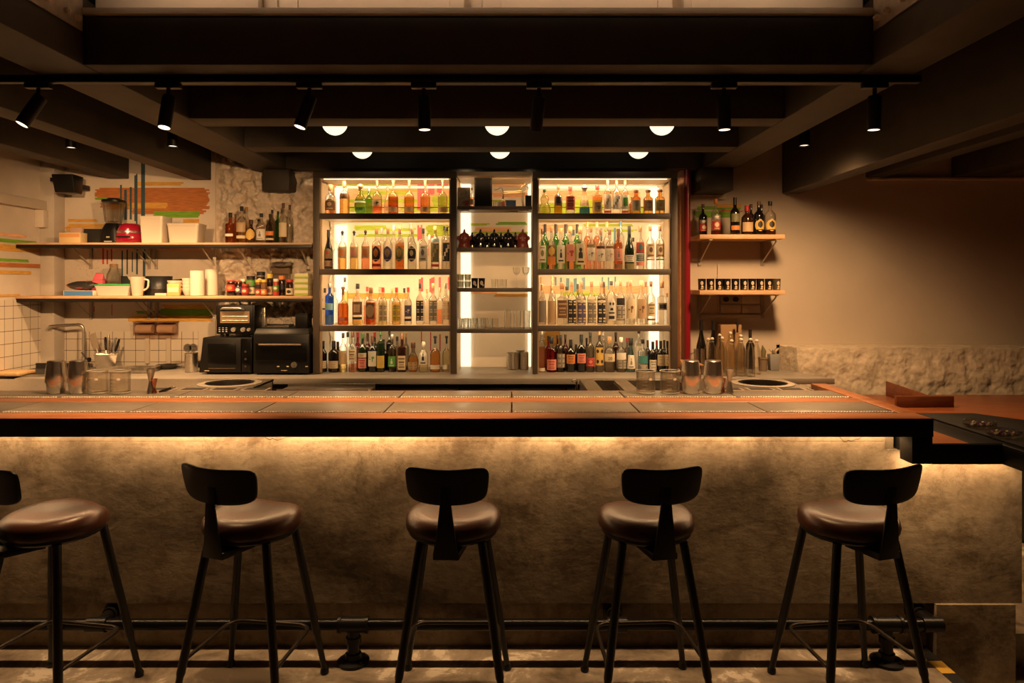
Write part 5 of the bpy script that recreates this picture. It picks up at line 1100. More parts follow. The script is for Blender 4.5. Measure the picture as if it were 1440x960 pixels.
zm = min(v[2] for v in vs); b.add([(x, y, q - zm) for x, y, q in vs], [(j * 18 + i, j * 18 + (i + 1) % 18, (j + 1) * 18 + (i + 1) % 18, (j + 1) * 18 + i) for j in range(8) for i in range(18)], 0, False); obj('foil', b, pm('foil', (.45, .42, .38), .3, .8), t)
# ---------- under the shelves: wall, sink and counter
z = HC
t = thing('sink_faucet', 'tall steel swan-neck faucet at the sink corner', 'faucet', at(117.5, 5.67, z)); b = MB(); b.lathe([(.028, 0), (.028, .008), (.018, .014), (.018, .09), (.013, .095)], seg=18); b.tube(arc([(0, 0, .09), (0, 0, .352), (-.235, -.06, .338)], .05, 8), .0115, 12); b.cyl((-.225, -.058, .345), (-.232, -.06, .322), .014, 12); obj('spout', b, STEEL, t)
b = MB(); b.cyl((.015, 0, .07), (.05, -.01, .07), .014, 12); b.cyl((.045, -.01, .07), (.055, -.012, .07), .02, 12); b.cyl((.03, -.005, .08), (-.01, -.01, .13), .006, 8); obj('lever', b, BLACK_METAL, t)
t = thing('sink_basin', 'black sink basin sunk at the corner of the back counter', 'sink', (X(60, 5.35), 5.40, HC + .0015)); b = MB(); 
b.box(-.30, .20, -.22, .22, 0, .010); obj('rim', b, STEEL, t, .003); b = MB(); b.box(-.26, .16, -.18, .18, .0105, .013); b.box(-.29, .19, .20, .215, .0105, .05); obj('bowl', b, BLACK_PAINT, t)
t = thing('cutting_board', 'pale wooden cutting board at the sink corner, cut by the view', 'cutting board', (X(0, 5.2), 5.2, HC + .016)); b = rbox(.40, .20, .022, .015); obj('board', b, wood('pale_board', (.5, .3, .13), (.66, .44, .22), (1.5, 10, 10)), t, .004)
t = thing('utensil_bin', 'square steel bin full of bar spoons and knives', 'utensil bin', at(149, 5.60, z), math.radians(28)); b = MB(); n = 4
def sq_(s, z_): return [(-s, -s, z_), (s, -s, z_), (s, s, z_), (-s, s, z_)]
b.add(sq_(.062, 0) + sq_(.078, .118) + sq_(.082, .12) + sq_(.082, .126) + sq_(.074, .126) + sq_(.058, .005), [(3, 2, 1, 0), (20, 21, 22, 23)] + [(i * 4 + q, i * 4 + (q + 1) % 4, (i + 1) * 4 + (q + 1) % 4, (i + 1) * 4 + q) for i in range(5) for q in range(4)]); obj('bin', b, STEEL, t, .002)
for k, (dx, dy, tx, ty, ln, mat, lab) in enumerate([(-.03, .0, -.09, .02, .24, STEEL, 'broad steel spatula leaning in the steel bin'), (-.01, .03, -.04, .05, .22, BLACK_PLASTIC, 'black-handled knife in the steel bin, beside the spatula'), (.0, .0, .01, .03, .20, pm('handle_red_brown', (.12, .03, .02), .4), 'red-brown handled tool in the steel bin'), (.02, -.01, .0, .01, .25, STEEL, 'long steel spoon standing upright in the steel bin'), (.03, .01, .03, .02, .22, pm('handle_grey', (.2, .2, .2), .4), 'grey-handled tool in the steel bin'), (.035, .0, .07, .0, .21, BLACK_PLASTIC, 'black whisk handle tilting out of the steel bin')]):
    p0 = Vector((X(149, 5.6) + dx, 5.6 + dy, HC + .03)); dv = Vector((tx, ty, ln)); u_ = thing('kitchen_utensil', lab, 'utensil', p0, 0, 'tools in the steel bin'); b = MB(); b.cyl((0, 0, 0), dv * .55, .004, 8); obj('shaft', b, STEEL, u_)
    b = MB()
    if k == 0: q = dv.normalized(); s_ = Vector((.036, -.01, .012)); o_ = dv * .55; b.hexa([o_ - s_ * .6, o_ + s_ * .6, o_ + s_ * .6 + Vector((0, .002, 0)), o_ - s_ * .6 + Vector((0, .002, 0))], [dv * 1.05 - s_, dv * 1.05 + s_, dv * 1.05 + s_ + Vector((0, .002, 0)), dv * 1.05 - s_ + Vector((0, .002, 0))]); obj('blade', b, STEEL, u_)
    else: b.tube([dv * .53, dv * .6, dv * .9, dv], [.006, .010, .010, .007], 10); obj('handle', b, mat, u_)
t = thing('steel_tray', 'flat steel oven tray lying in front of the tiles', 'tray', at(184, 5.45, z)); b = MB(); b.box(-.17, .17, -.08, .12, 0, .004); b.box(-.17, .17, -.08, -.074, 0, .035); b.box(-.17, .17, .114, .12, 0, .035); b.box(-.17, -.164, -.08, .12, 0, .035); b.box(.164, .17, -.08, .12, 0, .035); obj('tray', b, STEEL, t, .001)
t = thing('frying_pan', 'dark pan with a steel rim resting beside the oven tray', 'pan', at(236, 5.66, z)); b = MB(); b.lathe([(.06, 0), (.085, .03), (.088, .032), (.083, .032), (.058, .006), (.001, .004)], seg=28); obj('pan', b, pm('pan_dark', (.03, .025, .02), .35), t); b = MB(); b.tube([(.08, -.01, .028), (.16, -.03, .045), (.19, -.035, .045)], [.008, .009, .007], 10); obj('handle', b, POLISHED, t)
for px0, px1, lab in ((190, 218, 'clear wall dispenser of cups above the tiles, by the sink'), (220, 248, 'clear wall dispenser of cups above the tiles, by the ovens')):
    dd = 5.74; t = thing('cup_dispenser', lab, 'dispenser', (X((px0 + px1) / 2, dd), dd, Z(471, dd)), 0, 'wall dispensers'); w_ = cw(px0, px1, dd) / 2
    b = rbox(w_ * 2, .09, .105, .02); obj('housing', b, glass('pinkish_clear_plastic', (.80, .58, .48), refr=.2), t); b = MB(); b.cyl((-w_ * .8, 0, .05), (w_ * .8, 0, .05), .034, 20); obj('roll', b, pm('roll_cream', (.62, .5, .36), .7), t); b = MB(); b.box(-w_, w_, -.045, .05, .106, .112); obj('lid', b, pm('dispenser_lid', (.25, .14, .1), .4), t)
    b = MB(); b.box(-.016, .016, .03, .054, -(Z(471, dd) - HC - .03), -.001); obj('backplate', b, pm('dispenser_post', (.58, .49, .39), .6), t)
t = thing('utensil_holder', 'steel cup with strainers beside the microwave', 'holder', at(269, 5.45, z)); b = MB(); b.lathe([(.045, 0), (.047, .004), (.047, .14), (.049, .145), (.044, .145), (.043, .006), (.001, .005)], seg=28); obj('cup', b, STEEL, t)
for i, (dx, lab) in enumerate(((-.02, 'round strainer standing in the steel cup, by the tiles'), (.012, 'coiled strainer standing in the steel cup, beside the microwave'))):
    u_ = thing('cocktail_strainer', lab, 'strainer', (X(269, 5.45) + dx, 5.45, HC + .02), 0, 'strainers in the steel cup'); b = MB(); b.cyl((0, 0, 0), (dx * .4, 0, .14), .004, 8); obj('handle', b, POLISHED, u_); b = MB(); b.lathe([(.001, -.003), (.030, -.003), (.032, .0), (.030, .003), (.001, .003)], seg=20); b.xform(Matrix.Translation((dx * .4, 0, .165)) @ Matrix.Rotation(PI / 2, 4, 'X')); obj('plate', b, STEEL, u_)
# microwave
t = thing('microwave', 'black microwave on the counter below the toaster oven', 'microwave', (X(318, 5.28), 5.30, HC + .0015)); GB = pm('gloss_black', (.004, .0036, .0034), .2, spec=.4); MBK = pm('matt_black_appliance', (.0055, .0048, .0045), .42, spec=.3)
W_ = cw(285, 354, 5.28); Hm = Z(475, 5.28) - HC
b = MB(); b.hexa([(-W_ / 2 - .03, 0, .012), (W_ / 2, 0, .012), (W_ / 2, .36, .012), (-W_ / 2 - .03, .36, .012)], [(-W_ / 2, .0, Hm), (W_ / 2, 0, Hm), (W_ / 2, .36, Hm), (-W_ / 2, .36, Hm)]); obj('casing', b, MBK, t, .006)
b = MB(); b.box(-W_ / 2 + .012, W_ / 2 - .075, -.016, -.001, .018, Hm - .006); dr = obj('door', b, MBK, t, .004); b = MB(); b.box(-W_ / 2 + .045, W_ / 2 - .11, -.0185, -.0165, .05, Hm - .045); obj('window', b, GB, dr, .002); b = MB(); b.box(-W_ / 2 + .05, W_ / 2 - .115, -.021, -.0187, .044, .048); obj('window_trim', b, pm('dim_trim', (.12, .08, .05), .4), dr)
b = MB(); b.box(W_ / 2 - .072, W_ / 2 - .006, -.010, -.001, .018, Hm - .006); cp = obj('control_panel', b, GB, t, .003)
for k in range(3): b = MB(); b.cyl((W_ / 2 - .04, -.011, .06 + k * .055), (W_ / 2 - .04, -.018, .06 + k * .055), .008, 14); obj('button', b, pm('button_dark', (.04, .035, .03), .4), cp)
for sx in (-1, 1):
    for yy in (.04, .32): b = MB(); b.cyl((sx * (W_ / 2 - .03), yy, 0), (sx * (W_ / 2 - .03), yy, .0125), .014, 12); obj('foot', b, BLACK_PLASTIC, t)
b = MB(); b.box(-W_ / 2 + .02, -W_ / 2 + .055, -.0172, -.0163, .026, .031); obj('badge', b, pm('badge_silver', (.5, .45, .38), .4), t)
# toaster oven on top
d_ = 5.34; zt = HC + .0015 + Hm + .0015; W_ = cw(304.5, 358, d_); Ht = Z(429, d_) - zt
t = thing('toaster_oven', 'black toaster oven with two silver knobs standing on the microwave', 'toaster oven', (X(331, d_), d_, zt))
b = MB(); b.box(-W_ / 2, W_ / 2, 0, .16, .022, Ht); obj('casing', b, MBK, t, .006)
b = MB(); b.box(-W_ / 2 + .008, W_ / 2 - .008, -.012, -.001, .085, Ht - .006); dr = obj('door', b, MBK, t, .003)
b = MB(); b.box(-W_ / 2 + .035, W_ / 2 - .032, -.0145, -.0125, .105, Ht - .045); obj('window', b, pm('oven_window', (.22, .15, .09), .12, coat=.6), dr)
for k in range(2): b = MB(); b.cyl((-W_ / 2 + .05, -.0165, .125 + k * .03), (W_ / 2 - .045, -.0165, .125 + k * .03), .0022, 6); obj('rack_bar', b, STEEL, dr)
b = MB(); b.tube(arc([(-W_ / 2 + .04, -.013, Ht - .03), (-W_ / 2 + .06, -.034, Ht - .022), (W_ / 2 - .09, -.034, Ht - .022), (W_ / 2 - .07, -.013, Ht - .03)], .02), .009, 10); obj('handle', b, POLISHED, dr)
for px_ in (350, 344.0): pass
for u in (-.01, .062, .105):
    b = MB(); b.cyl((u, -.001, .055), (u, -.02, .055), .017 if u < .1 else .013, 18); b.box(u - .003, u + .003, -.026, -.019, .044, .066); obj('knob', b, pm('knob_silver', (.55, .5, .43), .35, .7), t)
b = MB()
for i in range(3):
    for j in range(3): b.box(-W_ / 2 + .018 + i * .026, -W_ / 2 + .03 + i * .026, -.0015, -.0005, .038 + j * .014, .044 + j * .014)
obj('printed_legend', b, pm('legend_grey', (.45, .4, .33), .5), t)
for sx in (-1, 1):
    for yy in (.03, .13): b = MB(); b.cyl((sx * (W_ / 2 - .03), yy, 0), (sx * (W_ / 2 - .03), yy, .0225), .012, 12); obj('foot', b, BLACK_PLASTIC, t)
t = thing('box_grater', 'tall steel box grater standing behind the toaster oven', 'grater', (X(366, 5.55), 5.55, HC + .003 + Hm)); b = MB(); b.hexa([(-.048, -.03, 0), (.048, -.03, 0), (.048, .03, 0), (-.048, .03, 0)], [(-.044, -.02, .222), (.044, -.02, .222), (.044, .02, .222), (-.044, .02, .222)]); obj('plate', b, STEEL, t, .002)
b = MB()
for i in range(6):
    for j in range(4): b.lathe([(.0045, 0), (.003, .003), (.001, .003)], (-.033 + i * .013 + (j % 2) * .006, j * .016, 0), 6)
b.xform(Matrix.Translation((0, -.0245, .145)) @ Matrix.Rotation(PI / 2, 4, 'X')); obj('teeth', b, pm('grater_dark', (.2, .15, .1), .4, .5), t)
# black oven / grill
d_ = 5.26; W_ = cw(355.5, 434, d_); Hb = Z(462, d_) - HC
t = thing('grill_oven', 'wide black glossy oven with one knob beside the cabinet', 'oven', (X(394.7, d_), d_ + .01, HC + .0015))
b = MB(); b.box(-W_ / 2, W_ / 2, 0, .40, .012, .30); b.hexa([(-W_ / 2, 0, .3), (W_ / 2, 0, .3), (W_ / 2, .4, .3), (-W_ / 2, .4, .3)], [(-W_ / 2 + .012, .03, Hb), (W_ / 2 - .012, .03, Hb), (W_ / 2 - .012, .4, Hb), (-W_ / 2 + .012, .4, Hb)]); obj('casing', b, MBK, t, .006)
b = MB(); b.box(-W_ / 2 + .02, W_ / 2 - .015, -.012, -.001, .10, .235); dr = obj('door', b, GB, t, .003); b = MB(); b.cyl((-W_ / 2 + .05, -.03, .225), (W_ / 2 - .05, -.03, .225), .008, 10); b.cyl((-W_ / 2 + .07, -.03, .225), (-W_ / 2 + .07, -.01, .225), .005, 8); b.cyl((W_ / 2 - .07, -.03, .225), (W_ / 2 - .07, -.01, .225), .005, 8); obj('handle', b, pm('dim_trim', (.12, .08, .05), .4), dr)
b = MB(); b.cyl((.10, -.001, .075), (.10, -.02, .075), .022, 22); b.box(.097, .103, -.028, -.019, .06, .09); obj('knob', b, pm('knob_ring', (.3, .27, .22), .3, .7), t)
b = MB()
for u in (-.03, .04, .18): b.box(u, u + .018, -.002, -.0005, .058, .066)
b.box(.0, .045, -.002, -.0005, .03, .035); obj('printed_legend', b, pm('legend_grey', (.45, .4, .33), .5), t)
for sx in (-1, 1):
    for yy in (.04, .36): b = MB(); b.cyl((sx * (W_ / 2 - .03), yy, 0), (sx * (W_ / 2 - .03), yy, .0125), .014, 12); obj('foot', b, BLACK_PLASTIC, t)
zt = HC + .0015 + Hb + .0015
t = thing('storage_box', 'black box standing on the wide oven by the cabinet', 'box', (X(427, 5.42), 5.42, zt)); b = rbox(.095, .12, .095, .006); obj('shell', b, MBK, t, .003); b = MB(); b.box(-.048, .048, -.061, .061, .0955, .104); obj('lid', b, BLACK_PLASTIC, t, .002)
t = thing('kitchen_tongs', 'black-tipped tongs lying on the wide oven', 'tongs', (X(398, 5.40), 5.40, zt)); b = MB(); b.box(-.12, .08, -.006, .006, .012, .024); b.box(-.12, .08, .012, .024, .008, .02); b.box(.05, .075, -.007, .025, .006, .026); obj('arms', b, BLACK_PLASTIC, t, .003); b = MB(); b.box(-.11, .05, -.016, -.008, 0, .012); obj('plate', b, POLISHED, t, .002)

# ================================================================== niche things
dn = 5.45; z = NSH[0][0]
t = thing('framed_picture', 'small dark framed picture at the oven side of the top niche shelf', 'picture', at(652, 5.40, z)); w_ = cw(643, 661.5, 5.4) - .004; h_ = Z(263.5, 5.4) - z; b = MB(); b.box(-w_ / 2, w_ / 2, 0, .03, 0, h_); b.xform(Matrix.Translation((.003, 0, 0))); obj('frame', b, pm('frame_grey_brown', (.12, .09, .06), .5), t, .003); b = MB(); b.box(-w_ / 2 + .008, w_ / 2 - .005, -.0015, -.0003, .008, h_ - .01); pc = obj('print', b, pm('print_olive', (.13, .11, .08), .5, noise=.6, scale=40), t); b = MB(); b.box(.008, .034, -.003, -.0017, .01, .05); obj('red_patch', b, pm('print_red', (.2, .02, .03), .5), pc)
shelf_bottle(663.6, 6.5, 264, 5.37, z, 'std', 'clear/rose@.5', 'brown', '.1-.4:tan', 'miniature bottle beside the small framed picture in the niche')
t = thing('black_frame', 'large plain black panel standing on the top niche shelf', 'panel', at(679.5, 5.44, z)); t.name = 'display_board'; w_ = cw(667.2, 692, 5.44); h_ = Z(250, 5.44) - z; b = MB(); b.box(-w_ / 2, w_ / 2, 0, .022, 0, h_); obj('board', b, pm('board_black', (.003, .0027, .0024), .8, spec=.1), t, .002); b = MB(); b.box(-w_ / 2 + .012, w_ / 2 - .012, -.001, -.0002, .012, h_ - .012); obj('inner_face', b, pm('board_face', (.003, .0027, .0024), .9, spec=.0), t)
t = thing('wire_animal', 'long wire animal figurine with tail, on the top niche shelf', 'figurine', at(720, 5.46, z), 0); WIRE = pm('wire_brass', (.34, .22, .10), .35, .8)
q = cw(0, 1, 5.46)
def wp(px, py): return ((px - 720) * q, 0, Z(py, 5.46) - z)
b = MB(); b.tube([wp(708, 270), wp(715, 269.5), wp(725, 269.5), wp(734, 268)], .0035, 8); b.tube([(x, .02, zz) for x, _, zz in (wp(708, 272), wp(716, 271), wp(726, 271), wp(734, 270))], .003, 8); obj('body', b, WIRE, t)
b = MB(); b.tube([wp(695, 267.5), wp(699, 266.5), wp(703, 264.5), wp(706, 265), wp(708, 270)], [.002, .003, .004, .004, .0035], 8); obj('tail', b, BLACK_METAL, t)
b = MB(); b.tube([wp(734, 269), wp(732, 265), wp(735, 261), wp(738.5, 260.5), wp(743, 264), wp(742, 268), wp(737, 270)], .0035, 8); b.tube([wp(738, 261), wp(738.3, 257.5)], [.004, .001], 6); obj('head', b, WIRE, t)
for px_, yy in ((707.5, -.012), (708.5, .03), (735, -.012), (737, .03)):
    b = MB(); x_, _, zz = wp(px_, 270); b.tube([(x_, yy, zz), (x_ - .006, yy, zz * .5), (x_ + .002, yy, .001)], [.003, .003, .005], 8); obj('leg', b, WIRE, t)
t = thing('tin_can', 'small blue tin under the wire animal', 'tin', at(719, 5.40, z)); b = MB(); b.box(-.04, .035, -.02, .02, 0, .045); obj('tin', b, pm('tin_blue', (.05, .12, .3), .4), t, .004); b = MB(); b.box(-.041, .036, -.021, .021, .0455, .053); obj('lid', b, pm('tin_lid', (.2, .2, .2), .4), t, .002)
t = thing('clay_cup', 'small pale cup beside the blue tin in the niche', 'cup', at(701.5, 5.37, z)); b = MB(); b.lathe([(.012, 0), (.014, .003), (.013, .042), (.011, .042), (.010, .006), (.001, .005)], seg=18); obj('cup', b, cm('white'), t)
t = thing('storage_box', 'small black box at the pipe side of the top niche shelf', 'box', at(743, 5.42, z)); b = rbox(.046, .05, .085, .003); obj('shell', b, MBK, t, .002); b = MB(); b.box(-.022, .022, -.026, .024, .0855, .09); obj('lid', b, BLACK_PLASTIC, t)
t = thing('shot_glass', 'tiny glass between the black panel and the pale cup', 'glass', at(695.5, 5.37, z)); b = MB(); b.lathe([(.012, 0), (.014, .045), (.0125, .045), (.010, .008), (.001, .007)], seg=16); obj('glass', b, GL_CLEAR, t)
shelf_bottle(707.5, 7, 276, 5.37, z, 'flask', 'clear/rose@.5', 'cork', '.1-.4:pink', 'miniature pinkish bottle beside the pale cup in the niche')
# head mugs
CLAY = pm('terracotta_red', (.22, .035, .022), .4); CLB = pm('black_glaze', (.010, .009, .012), .15, coat=.5); PALE = pm('mug_pale_mark', (.5, .42, .32), .4)
def head_mug(px, dd, mat, lab, top=322.5):
    t = thing('head_mug', lab, 'mug', at(px, dd, NSH[1][0]), 0, 'ceramic head mugs in the niche'); h_ = Z(top, dd) - NSH[1][0]; r = .0435
    b = MB(); b.lathe([(r * 1.05, 0), (r * 1.1, h_ * .08), (r * .92, h_ * .28), (r * .98, h_ * .42), (r * .96, h_ * .58), (r * .75, h_ * .74), (r * .35, h_ * .82), (.001, h_ * .83)], seg=24, ry=.85)
    obj('head', b, mat, t); b = MB(); b.tube([(0, 0, h_ * .78), (0, -.004, h_ * .9), (.002, -.004, h_)], [.012, .009, .005], 10); obj('crest', b, mat, t)
    for s_ in (-1, 1): b = MB(); b.lathe([(.001, -.016), (.012, -.010), (.014, .0), (.010, .014), (.001, .02)], (s_ * r * .98, 0, h_ * .52), 10); obj('ear', b, mat, t)
    b = MB(); b.lathe([(.001, -.012), (.018, -.006), (.02, .002), (.012, .010), (.001, .013)], (0, -r * .82, h_ * .32), 12, ry=.6); obj('snout', b, mat, t)
    b = MB()
    for s_ in (-1, 1): b.lathe([(.001, -.005), (.006, 0), (.001, .005)], (s_ * .018, -r * .79, h_ * .52), 8, ry=.5)
    b.lathe([(.001, -.006), (.012, 0), (.001, .006)], (0, -r * .95, h_ * .14), 8, ry=.3); obj('painted_marks', b, PALE, t)
for px_, m_, lab in ((653, CLAY, 'terracotta red head mug at the oven-side end of the niche row'), (675.5, CLB, 'glossy black head mug beside the red one at the oven-side end'), (695, CLB, 'glossy black head mug in the middle of the niche row'), (714.5, CLB, 'glossy black head mug beside the red one at the pipe-side end'), (735, CLAY, 'terracotta red head mug at the pipe-side end of the niche row')):
    head_mug(px_, 5.40, m_, lab)
for px_, i_ in ((664, 'first'), (684.5, 'second'), (704.5, 'third'), (724.5, 'fourth')): head_mug(px_, 5.52, CLB, f"black head mug in the back row, {i_} from the oven side", 327)
# cups and stems on third niche shelf
GREENT = glass('greenish_tumbler', (.45, .42, .33)); z = NSH[2][0]
def tumbler(px, dd, zz, r, h_, mat, lab, grp, name='tumbler', taper=.88):
    t = thing(name, lab, 'glass', (X(px, dd), dd, zz), 0, grp); b = MB(); b.lathe([(r * taper, 0), (r * taper, .002), (r, h_), (r * .94, h_), (r * taper * .92, .009), (.001, .008)], seg=24); obj('glass', b, mat, t); return t
for k in range(2):
    for i, px_ in enumerate((647.8, 657.6)): tumbler(px_, 5.39, z + .0015 + k * .0525, .0255, .051, GREENT, f"smoky tumbler, {'upper' if k else 'lower'} one of the stack {'against the cabinet' if i == 0 else 'beside the black cups'}", 'stacked smoky tumblers')
for px_, lab in ((667.5, 'black cup with white scribble beside the stacked smoky tumblers'), (677.5, 'black cup with white scribble, second beside the stacked tumblers')):
    t = thing('printed_cup', lab, 'cup', at(px_, 5.39, z), 0, 'black printed cups in the niche'); b = MB(); b.lathe([(.022, 0), (.026, .074), (.024, .074), (.020, .005), (.001, .004)], seg=22); obj('cup', b, CLB, t); b = MB(); wrap(b, lambda q: .022 + .004 * q / .074, 1, 1, .02, .055, -30, 25, .0008, 0, shape='oval'); wrap(b, lambda q: .022 + .004 * q / .074, 1, 1, .012, .03, 10, 40, .0008, 0, shape='oval'); obj('white_print', b, PALE, t)
for i, px_ in enumerate((694.5, 702.3, 709.5)): tumbler(px_, 5.39, z + .0015, .019, .066, GL_CLEAR, f"short clear glass on the niche's third shelf, {['first', 'second', 'third'][i]} from the black cups", 'short clear glasses')
for px_, lab in ((726.5, 'stemmed cocktail glass closer to the short glasses'), (739.5, 'stemmed cocktail glass by the glowing panel')):
    t = thing('cocktail_glass', lab, 'glass', at(px_, 5.40, z), 0, 'stemmed glasses in the niche'); b = MB(); b.lathe([(.026, 0), (.026, .002), (.005, .006), (.003, .02), (.003, .088), (.006, .094), (.024, .115), (.029, .140), (.0285, .158), (.027, .158), (.026, .140), (.02, .115), (.001, .1)], seg=24); obj('glass', b, GL_CLEAR, t)
z = NSH[3][0]
for i, px_ in enumerate((646, 655.5, 665.5, 675.5, 686, 696.5)): tumbler(px_, 5.39, z + .0015, .0265, .078, GL_CLEAR, f"clear rocks glass on the lowest niche shelf, {ORD[i + 1]} from the oven side", 'clear rocks glasses')
for i, px_ in enumerate((651, 661, 671, 681)): tumbler(px_, 5.48, z + .0015, .0265, .078, GL_CLEAR, f"clear rocks glass, lowest niche shelf, back line, {ORD[i + 1]} from the ovens", 'clear rocks glasses')
for i, px_ in enumerate((714, 727.5, 740.5)): tumbler(px_, 5.39, z + .0015, .030, .138, GL_CLEAR, f"tall clear highball glass on the lowest niche shelf, {ORD[i + 1]} from the rocks glasses", 'tall highball glasses', 'highball_glass', .9)
for px_, dd, h_, lab in ((721.5, 5.62, .13, 'steel mixing cup on the counter in the niche, the broad one'), (737, 5.62, .135, 'steel mixing cup beside the glowing panel in the niche'), (732, 5.70, .14, 'steel mixing cup half hidden behind the other two')):
    t = thing('steel_cup', lab, 'cup', at(px_, dd, HC), 0, 'steel cups in the niche'); r = .047 if px_ < 725 else .036; b = MB(); b.lathe([(r * .9, 0), (r, .004), (r, h_ - .004), (r * 1.04, h_), (r * .94, h_), (r * .92, .006), (.001, .005)], seg=28); obj('cup', b, STEEL, t)

# ================================================================== right-hand wall
RS = 5.46
def rshelf(pyt, lab):
    zt = Z(pyt, RS); xa, xb = X(984, RS), X(1104, RS); t = thing('wall_shelf', lab, 'shelf', ((xa + xb) / 2, RS, zt), 0, 'small wooden shelves by the red pipe'); w2 = (xb - xa) / 2
    b = MB(); b.box(-w2, w2, 0, WD - .004 - RS, -.034, 0); obj('board', b, SHELF_WOOD, t, .002)
    for px in (980, 1068):
        yb = WD - .004; x = X(px + 4, yb) - (xa + xb) / 2; yb -= RS; BR = pm('bracket_silver', (.42, .36, .28), .4, .5)
        b = MB(); b.box(x - .014, x + .014, yb - .008, yb, -.23, -.0345); b.box(x - .012, x + .012, .01, yb - .008, -.043, -.0345); b.tube(arc([(x, yb - .006, -.20), (x, .05, -.06), (x, .03, -.044)], .05), .006, 8); obj('bracket', b, BR, t)
    return zt
ZR1 = rshelf(329.5, 'small wooden wall shelf carrying dark bottles beside the red pipe'); ZR2 = rshelf(408, 'small wooden wall shelf carrying printed black cups')
G = 'bottles on the small upper shelf'; US = 'small upper shelf by the red pipe'
shelf_bottle(988.5, 12, 287, 5.66, ZR1, 'std', 'black', 'brown', ['.38-.5:grey:oval:white', '.14-.36:red:oval:cream'], 'dark bottle with red and grey label, ' + US, grp=G)
shelf_bottle(1006.5, 13, 279.5, 5.54, ZR1, 'std', 'clear/dred@.12', 'orange', ['.42-.55:grey:oval:white', '.14-.38:red:oval:cream'], 'clear bottle with same red and grey label, ' + US, grp=G)
shelf_bottle(1033.5, 13, 277.5, 5.52, ZR1, 'bord', 'black', 'black:foil', ['.12-.24:orange', '.34-.56:olive:bird:grey'], 'black bottle with orange strip, ' + US, name='wine_bottle', grp=G)
shelf_bottle(1050.5, 16, 289, 5.52, ZR1, 'flask', 'brown', 'red', '.1-.42:tan', 'stout dark bottle with plain tan label, ' + US, grp=G)
shelf_bottle(1056, 11, 287, 5.66, ZR1, 'std', 'brown', 'brown', None, 'dark bottle behind the stout tan-labelled one, ' + US, grp=G)
shelf_bottle(1067, 14, 283.5, 5.52, ZR1, 'std', 'black', 'olive' if False else 'brown', '.1-.46:gold~oval:oval:black', 'dark bottle with round gold label, ' + US, grp=G)
shelf_bottle(1071, 10, 287.5, 5.66, ZR1, 'std', 'black', 'black', None, 'dark bottle behind the two gold labels, ' + US, grp=G)
shelf_bottle(1083, 15.5, 283, 5.52, ZR1, 'std', 'clear/brown@.14', 'black', '.1-.46:gold~oval:oval:black', 'clear bottle with round gold label, ' + US, grp=G)
for i, px_ in enumerate((987, 999, 1011.5, 1022, 1034, 1046, 1057.5, 1069, 1081, 1092)):
    t = thing('printed_cup', f"black cup with white skull-like print on the lower small shelf, {ORD[i + 1]} from the pipe", 'cup', at(px_, 5.53, ZR2), 0, 'black printed cups on the small shelf'); r = .0305
    b = MB(); b.lathe([(r * .86, 0), (r * .9, .004), (r, .088), (r * .94, .088), (r * .8, .006), (.001, .005)], seg=24); obj('cup', b, CLB if i < 9 else pm('cup_olive', (.06, .05, .03), .25), t)
    b = MB(); rd = lambda q: r * (.9 + .1 * q / .088); o_ = ((i * 37) % 24) - 12
    wrap(b, rd, 1, 1, .036, .070, -24 + o_, 20 + o_, .0008, 0, shape='oval'); wrap(b, rd, 1, 1, .018, .034, -14 + o_, 22 + o_, .0008, 0, shape='arch'); wrap(b, rd, 1, 1, .006, .014, -20 + o_, 20 + o_, .0008, 0); obj('white_print', b, PALE, t)
# switches and sockets
def wallbox(px0, px1, py0, py1, label, n, dial=False):
    d_ = WD - .002; t = thing('wall_switch', label, 'switch', (X((px0 + px1) / 2, d_), d_, Z((py0 + py1) / 2, d_)), 0, 'switches and sockets on the wall'); w_ = cw(px0, px1, d_) / 2; h_ = cw(py0, py1, d_) / 2
    b = MB(); b.box(-w_, w_, -.012, 0, -h_, h_); obj('plate', b, pm('switch_plate', (.56, .48, .38), .4) if not dial else pm('switch_plate_grey', (.36, .31, .25), .4), t, .003)
    for i in range(n):
        x = -w_ + w_ * (2 * i + 1) / n; b = MB(); b.cyl((x, -.0125, 0), (x, -.017 - (.012 if dial else 0), 0), min(w_ / n * .55, h_ * .6), 20); obj('dial' if dial else 'socket', b, pm('dial_dark', (.05, .035, .025), .4) if dial else pm('socket_inner', (.50, .43, .34), .5), t)
wallbox(1013, 1040.5, 414, 427, 'grey double dimmer plate under the shelf of printed cups', 2, True); wallbox(1013, 1040.5, 428, 440.5, 'beige double switch plate just below the grey dimmers', 2)
wallbox(1043, 1068, 414, 427, 'beige double socket beside the grey dimmers', 2); wallbox(1043, 1068, 429, 440.5, 'blank beige plate below the double socket', 1)
cnd = MB(); cnd.box(X(985, WD), X(1068, WD), WD - .03, WD - .002, Z(446.5, WD), Z(442, WD)); cnd.box(X(1008.5, WD), X(1010.5, WD), WD - .014, WD - .002, Z(442, WD), Z(372, WD)); tag(obj('cable_duct', cnd, RIGHT_WALL, bevel=.002), 'plaster-coloured cable duct under the wall switches', 'cable duct')
jb = MB(); jb.box(X(1007, WD), X(1020, WD), WD - .03, WD - .002, Z(281, WD), Z(270, WD)); jb.box(X(976, WD), X(1008, WD), WD - .02, WD - .002, Z(276, WD), Z(272, WD)); tag(obj('junction_box', jb, RIGHT_WALL, bevel=.003), 'plaster-coloured junction box above the small upper shelf', 'junction box')
